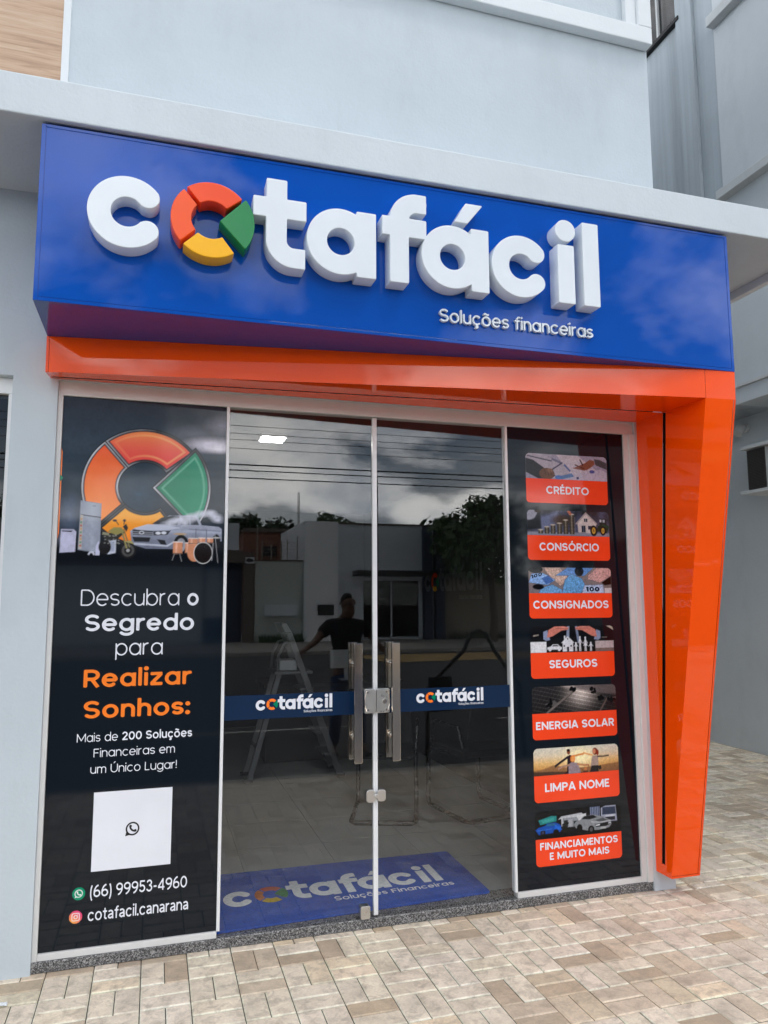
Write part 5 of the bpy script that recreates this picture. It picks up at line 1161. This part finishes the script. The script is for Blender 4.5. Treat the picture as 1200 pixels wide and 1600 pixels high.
# trees
LEAF = simple('leaf', (.045, .095, .022), .55, .35, 1.2); LEAF2 = simple('leaf_dark', (.030, .062, .022), .6, .35, 1.0); BARK = simple('bark', (.10, .075, .055), .9, .25, 6)
def tree(label, x, y, h, rx, rz, n, seed, leaf, lsize, trunk_h):
    t = thing('tree', label, 'tree', (x, y, 0), 'trees across the street'); g = np.random.default_rng(seed); mb = MB()
    zc = h-rz; tips = []
    mb.tube([(x, y, -.05), (x+.06, y, trunk_h*.5), (x-.05, y+.04, trunk_h), (x, y, zc)], [.19, .15, .12, .05], 9)
    for k in range(9):
        a = g.random()*6.28; e = .2+g.random()*.9; L = .75; p = (x+rx*L*math.cos(a)*math.cos(e), y+rx*L*math.sin(a)*math.cos(e), zc+rz*L*math.sin(e)-.2*rz)
        b = (x, y, trunk_h*.75+g.random()*(zc-trunk_h*.75)); m_ = tuple((b[i]+p[i])/2+(0.12 if i == 2 else 0) for i in range(3)); mb.tube([b, m_, p], [.07, .045, .015], 6)
    mb.build('trunk', BARK, t, smooth=True)
    cl = []
    for k in range(26):
        d = g.normal(size=3); d /= np.linalg.norm(d); q = g.random()**.4; cl.append((x+rx*.8*q*d[0], y+rx*.8*q*d[1], zc+rz*.8*q*d[2], (.22+.26*g.random())*rx))
    v = []; f = []
    for k in range(n):
        c = cl[g.integers(len(cl))]; d = g.normal(size=3); d /= np.linalg.norm(d); q = c[3]*(g.random()**.45); p = Vector((c[0]+d[0]*q, c[1]+d[1]*q, c[2]+d[2]*q*.85))
        nrm = Vector((d[0]*.6+g.normal()*.5, d[1]*.6+g.normal()*.5, .5+d[2]*.5+g.normal()*.4)).normalized(); a = nrm.orthogonal().normalized(); a.rotate(Matrix.Rotation(g.random()*6.28, 3, nrm)); b = nrm.cross(a)
        s = lsize*(.6+.8*g.random()); o = len(v)
        v += [p-a*s, p+b*s*.42-a*s*.1, p+a*s, p-b*s*.42-a*s*.1]; f.append((o, o+1, o+2, o+3))
    mb = MB(); mb.add(v, f); mb.build('crown', leaf, t, fix=False); return t
tree('large leafy tree standing in front of the brown-grey boundary wall', 13.6, -24.2, 6.3, 2.7, 2.25, 5200, 1, LEAF, .17, 1.9)
tree('leafy tree at the end of the boundary wall, right of the large tree', 18.2, -25.0, 6.8, 2.6, 2.4, 3000, 2, LEAF, .20, 2.2)
tree('broad dark tree just behind the brown-grey boundary wall', 14.6, -32, 6.2, 3.6, 2.3, 3600, 9, LEAF2, .22, 2)
tree('dark round tree behind the house with the gateway', 5.2, -41, 7.0, 1.9, 1.6, 1800, 3, LEAF2, .24, 3)
tree('dark tree rising behind the red brick house', 7.4, -43, 7.2, 1.9, 1.9, 1800, 4, LEAF2, .24, 3)
tree('tree with a low dome showing above the white pillar', 10.6, -40, 7.05, 1.7, 1.3, 1600, 5, LEAF, .22, 3.5)
tree('tree behind the pale warehouse at the far left', -9, -40, 7.5, 3.0, 2.2, 1800, 6, LEAF2, .3, 3)
# scrap of paper on the paving by the left window
mb = MB(); gp = np.random.default_rng(3); gx = [[(-.118+.012*i+gp.normal()*.003, -.283+.011*j+gp.normal()*.003, .006+abs(gp.normal())*.007) for i in range(5)] for j in range(4)]
mb.add([p for r1 in gx for p in r1], [(j*5+i, j*5+i+1, j*5+i+6, j*5+i+5) for j in range(3) for i in range(4)]); o = mb.build('paper_scrap', WHITE, fix=False); tag(o, 'crumpled white paper scrap on the paving at the left edge', 'paper scrap')
# weeds along the walls
g = np.random.default_rng(8); v = []; f = []
for k in range(900):
    r_1 = g.random(); x = 4.5+g.random()*1.8 if r_1 < .35 else 12.7+g.random()*9; y = -26.9+g.random()*.35; h = .10+.28*g.random(); o = len(v); dx, dy = g.normal()*.08, g.normal()*.08; w_ = .02
    v += [(x-w_, y, 0), (x+w_, y, 0), (x+dx+w_*.3, y+dy, h), (x+dx-w_*.3, y+dy, h)]; f.append((o, o+1, o+2, o+3))
mb = MB(); mb.add(v, f); struct(mb.build('weeds', LEAF2, fix=False), 'stuff')
# poles and wires
POLE = CONC
def pole(x, y, h, label, arm=True):
    t = thing('utility_pole', label, 'utility pole', (x, y, 0), 'utility poles'); mb = MB(); mb.tube([(x, y, -.2), (x, y, h)], [.14, .09], 12); mb.build('post', POLE, t, smooth=True)
    mb = MB(); mb.box(x-.55, y-.06, h-.45, x+.55, y+.06, h-.35); mb.build('crossarm', BRN2, t)
    for dx in (-.5, -.2, .2, .5): mb = MB(); mb.tube([(x+dx, y, h-.35), (x+dx, y, h-.22)], [.03, .02], 8); mb.build('insulator', ACW, t)
    return t
pole(17.65, -38, 6.9, 'concrete pole with a crossarm above the trees across the street')
pole(-16, -14, 7.2, 'concrete pole at the left end of the overhead wires'); pole(24, -14, 7.2, 'concrete pole at the right end of the overhead wires')
WIRE = simple('cable_black', (.008, .008, .008), .6)
for z, r_, sag, nm in ((4.88, .018, .16, 'thick black cable, topmost of the three bundled cables'), (4.745, .014, .16, 'thick black cable, middle one of the three bundled cables'), (4.56, .014, .16, 'thick black cable, lowest of the three bundled cables'),
                  (5.63, .007, .12, 'thin overhead wire, second from the top'), (5.48, .007, .12, 'thin overhead wire, third from the top'), (5.27, .007, .12, 'thin overhead wire just above the thick cables'), (5.82, .007, .12, 'thin overhead wire, topmost of all')):
    mb = MB(); mb.tube([(-16+40*i/30, -14+.05, z-sag*(1-((i-15)/15)**2)+sag*.9) for i in range(31)], r_, 6); o = mb.build('overhead_wire', WIRE, smooth=True); tag(o, nm, 'wire', 'overhead wires')
ms = thing('radio_mast', 'thin lattice radio mast rising far behind the white pillar', 'mast', (15.8, -80, 0))
mb = MB()
for dx, dy in ((-.15, 0), (.15, 0), (0, .26)): mb.tube([(15.8+dx, -80+dy, 0), (15.8+dx*.6, -80+dy*.6, 14)], .03, 6)
for k in range(24): s = 1-.4*k/24; mb.tube([(15.8-.15*s, -80, .3+k*.57), (15.8+.15*s, -80, .6+k*.57)], .015, 5)
mb.build('lattice', CONC, ms)
o = None
mb = MB(); mb.tube([(6.0+.9*math.sin(q*1.7)*.12-.28*q, -15.0+.5*q, 4.9-3.9*q) for q in [i/16 for i in range(17)]], .014, 6); o = mb.build('hanging_cable', WIRE, smooth=True); tag(o, 'thin black cable hanging down from the overhead wires', 'cable')

# ================================================================ STEP LADDER, TUBE FRAME AND MAN
LADA = gloss('ladder_dull_aluminium', (.19, .195, .20), .35, metal=.4); LADP = gloss('ladder_plastic', (.02, .02, .022), .4)
ld = thing('step_ladder', 'open aluminium step ladder with hoop handrail standing inside behind the left door', 'ladder', (1.8, -3.9, -.125))
LY0, LY1 = -4.10, -3.70; zg = -.123
mb = MB()
for y, o in ((LY0, 0), (LY1, .03)):
    y2 = y+o
    mb.hexa([(2.245, y-.012, zg), (2.315, y-.012, zg), (2.315, y+.012, zg), (2.245, y+.012, zg), (1.715, y-.012, 1.30), (1.775, y-.012, 1.30), (1.775, y+.012, 1.30), (1.715, y+.012, 1.30)])
mb.build('front_rail', LADA, ld, bevel=.003)
mb = MB()
for y in (LY0+.03, LY1-.03):
    mb.hexa([(1.345, y-.01, zg), (1.40, y-.01, zg), (1.40, y+.01, zg), (1.345, y+.01, zg), (1.63, y-.01, .90), (1.68, y-.01, .90), (1.68, y+.01, .90), (1.63, y+.01, .90)])
mb.box(1.43, LY0+.03, .18, 1.45, LY1-.03, .21); mb.build('rear_leg', LADA, ld, bevel=.003)
for k in range(4):
    z = .10+.215*k; x = 2.28-(z-zg)*(2.28-1.745)/(1.30-zg); mb = MB(); mb.box(x-.09, LY0+.013, z-.012, x+.045, LY1-.013, z+.012); mb.build('step', LADA, ld, bevel=.003)
mb = MB(); mb.box(1.60, LY0-.01, .895, 1.985, LY1+.01, .925); mb.build('platform', LADA, ld, bevel=.006)
mb = MB(); mb.box(1.66, LY0+.06, .926, 1.84, LY1-.1, 1.03); mb.build('tool_tray', MW, ld, bevel=.01)
for y in (LY0, LY1):
    mb = MB(); mb.tube([(1.63, y, .93), (1.64, y, 1.08), (1.70, y, 1.20), (1.79, y, 1.22)], .014, 10); mb.build('side_rail', LADA, ld, smooth=True)
mb = MB(); mb.hexa([(1.70, LY0-.012, 1.30), (1.775, LY0-.012, 1.30), (1.775, LY1+.012, 1.30), (1.70, LY1+.012, 1.30), (1.655, LY0-.012, 1.40), (1.715, LY0-.012, 1.40), (1.715, LY1+.012, 1.40), (1.655, LY1+.012, 1.40)]); mb.build('top_hoop', LADA, ld, bevel=.012)
for x, y in ((2.28, LY0), (2.28, LY1), (1.37, LY0+.03), (1.37, LY1-.03)):
    mb = MB(); mb.box(x-.045, y-.02, zg-.002, x+.04, y+.02, zg+.03); mb.build('foot', LADP, ld, bevel=.004)
ld.location = (1.672, 3.17, .05); ld.scale = (.9055, .9055, .9055)
tf = thing('tube_frame', 'black bent tube frame with a dark panel standing on the road near the right door', 'tube frame', (3.9, -4.0, -.125))
mb = MB(); mb.tube([(3.30, -3.98, -.10), (3.32, -4.0, .66)]+[(3.36+.40*q, -4.0, .72+.36*q) for q in (0, .4, .8, 1.0)]+[(3.80, -4.0, 1.17), (3.86, -4.0, 1.26), (3.94, -4.0, 1.295), (4.02, -4.0, 1.26), (4.08, -4.0, 1.17)]+[(4.12+.30*q, -4.0, 1.08-.40*q) for q in (0, .5, 1.0)]+[(4.46, -3.98, -.10)], .024, 10); mb.build('tube', CHT, tf, smooth=True)
mb = MB(); mb.box(3.34, -4.04, .42, 3.62, -4.0, .80); mb.build('panel', CHF, tf, bevel=.02)

def skin_body(name, chains, mat, parent, sub=2, root=0):
    """chains: list of lists of (id, pos, radius); shared ids join the chains"""
    ids = {}; vs = []; rad = []; ed = []
    for ch in chains:
        prev = None
        for it in ch:
            if it[0] not in ids: ids[it[0]] = len(vs); vs.append(it[1]); rad.append(it[2])
            k = ids[it[0]]
            if prev is not None: ed.append((prev, k))
            prev = k
    me = bpy.data.meshes.new(name); me.from_pydata(vs, ed, [])
    o = bpy.data.objects.new(name, me); COL.objects.link(o)
    o.modifiers.new('skin', 'SKIN'); ss = o.modifiers.new('sub', 'SUBSURF'); ss.levels = ss.render_levels = sub
    for i, s in enumerate(me.skin_vertices[0].data):
        s.radius = rad[i] if isinstance(rad[i], tuple) else (rad[i], rad[i]); s.use_root = (i == root)
    dg = bpy.context.evaluated_depsgraph_get(); m2 = bpy.data.meshes.new_from_object(o.evaluated_get(dg)); bpy.data.objects.remove(o)
    m2.materials.clear(); m2.materials.append(mat); m2.name = name
    return link(name, m2, parent, 0, 180)
SKINM = simple('skin', (.16, .08, .05), .5, .08, 8); POLO = simple('black_polo', (.006, .006, .007), .85, .2, 30); JEAN = simple('blue_jeans', (.022, .045, .12), .85, .25, 20); HAIRM = simple('dark_hair', (.008, .006, .005), .6, .2, 40); SHOE = simple('dark_shoe', (.02, .018, .016), .6)
mn = thing('person', 'man in black polo shirt and blue jeans standing on the road with arms spread', 'person', (2.6, -4.75, -.125))
px, py_, g0_ = 2.60, -4.75, -.125
def hand(tag_, w, d, side):
    """palm and five curled fingers from the wrist w along direction d"""
    w = Vector(w); d = Vector(d).normalized(); s = Vector((0, 1, 0)); s = (s-d*s.dot(d)).normalized(); n = d.cross(s)*side
    p1 = w+d*.045; p2 = w+d*.085; out = [[(tag_+'w', w, (.026, .020)), (tag_+'p', p1, (.034, .016)), (tag_+'k', p2, (.036, .014))]]
    for i, (o, L) in enumerate(((-.030, .070), (-.010, .080), (.010, .075), (.028, .060))):
        a = p2+s*o+d*.008; b = a+d*L*.5+n*.008; c = b+d*L*.32+n*.022; e = c+d*L*.12+n*.024
        out.append([(tag_+'k', None, None), (f'{tag_}f{i}a', a, .0095), (f'{tag_}f{i}b', b, .0085), (f'{tag_}f{i}c', c, .0078), (f'{tag_}f{i}d', e, .0066)])
    t0 = p1+s*.034; out.append([(tag_+'p', None, None), (tag_+'t0', t0, .0115), (tag_+'t1', t0+d*.03+s*.018+n*.012, .010), (tag_+'t2', t0+d*.055+s*.018+n*.03, .008)])
    return out
lhw = Vector((1.985, -4.19, 1.105)); rhw = Vector((3.10, -4.62, .985))
chains = [[('pel', (px, py_, .84), (.15, .11)), ('sp', (px, py_-.01, 1.0), (.135, .10)), ('ch', (px, py_-.01, 1.18), (.165, .11)), ('up', (px, py_-.01, 1.355), (.13, .085)), ('nk', (px+.005, py_, 1.44), (.062, .062)), ('jaw', (px+.018, py_+.025, 1.515), (.070, .082)), ('hd', (px+.012, py_+.005, 1.60), (.084, .102)), ('cr', (px+.008, py_-.005, 1.66), (.066, .080))],
          [('jaw', None, None), ('chin', (px+.032, py_+.078, 1.475), .028)],
          [('hd', None, None), ('brow', (px+.035, py_+.075, 1.605), .035), ('nose', (px+.045, py_+.112, 1.565), .014), ('lip', (px+.040, py_+.100, 1.525), .018)],
          [('up', None, None), ('ls', (px-.21, py_-.005, 1.350), .066), ('le', (px-.40, py_+.10, 1.16), .042), ('lw', lhw, .027)],
          [('up', None, None), ('rs', (px+.21, py_-.005, 1.350), .066), ('re', (px+.37, py_+.02, 1.12), .042), ('rw', rhw, .027)],
          [('pel', None, None), ('lh', (px-.10, py_, .78), .095), ('lk', (px-.13, py_+.03, .36), .062), ('la', (px-.15, py_, -.03), .042), ('lt', (px-.17, py_+.15, -.085), (.045, .03))],
          [('pel', None, None), ('rh', (px+.10, py_, .78), .095), ('rk', (px+.15, py_+.03, .36), .062), ('ra', (px+.18, py_, -.03), .042), ('rt', (px+.21, py_+.15, -.085), (.045, .03))]]
hl = hand('lw_', lhw, (-.45, .75, -.25), 1); hl[0][0] = ('lw', None, None); hr = hand('rw_', rhw, (.45, .35, -.75), -1); hr[0][0] = ('rw', None, None)
body = skin_body('body', chains+hl+hr, SKINM, mn, 2)
skin_body('shirt', [[('a', (px, py_, .86), (.168, .125)), ('b', (px, py_-.01, 1.0), (.160, .122)), ('c', (px, py_-.01, 1.18), (.188, .132)), ('d', (px, py_-.01, 1.355), (.150, .105)), ('e', (px+.003, py_, 1.425), (.076, .074))],
    [('d', None, None), ('l1', (px-.205, py_-.003, 1.345), .084), ('l2', (px-.32, py_+.05, 1.24), .078)], [('d', None, None), ('r1', (px+.205, py_-.003, 1.345), .084), ('r2', (px+.305, py_+.008, 1.23), .078)]], POLO, mn, 2)
skin_body('jeans', [[('a', (px, py_, .86), (.160, .122)), ('b', (px, py_, .79), (.15, .12)), ('l0', (px-.10, py_, .70), .106), ('l1', (px-.13, py_+.03, .36), .080), ('l2', (px-.15, py_, -.02), .066)], [('b', None, None), ('r0', (px+.10, py_, .70), .106), ('r1', (px+.15, py_+.03, .36), .080), ('r2', (px+.18, py_, -.02), .066)]], JEAN, mn, 2)
skin_body('hair', [[('a', (px+.004, py_-.050, 1.585), (.078, .075)), ('b', (px+.006, py_-.026, 1.655), (.076, .086)), ('c', (px+.014, py_+.02, 1.685), (.062, .056)), ('d', (px+.024, py_+.055, 1.69), (.034, .026))]], HAIRM, mn, 2)
for s, dx in ((-1, -.15), (1, .18)):
    skin_body('shoe', [[('a', (px+dx, py_-.03, -.075), (.05, .045)), ('b', (px+dx+s*.015, py_+.08, -.082), (.052, .042)), ('c', (px+dx+s*.03, py_+.19, -.092), (.046, .030))]], SHOE, mn, 2)
for s in (-1, 1):
    mb = MB(); c_ = Vector((px+.030+s*.030, py_+.094, 1.588)); mb.tube([c_+Vector((0, -.012, 0)), c_+Vector((0, 0, 0)), c_+Vector((0, .006, 0))], [.011, .010, .003], 10); mb.build('eye', simple('eye_dark', (.03, .02, .015), .3), mn, smooth=True)
    skin_body('ear', [[('a', (px+.012+s*.088, py_+.005, 1.615), .017), ('b', (px+.012+s*.09, py_, 1.58), .012)]], SKINM, mn, 1)
for o in bpy.data.objects:
    if '_w' in o: del o['_w']
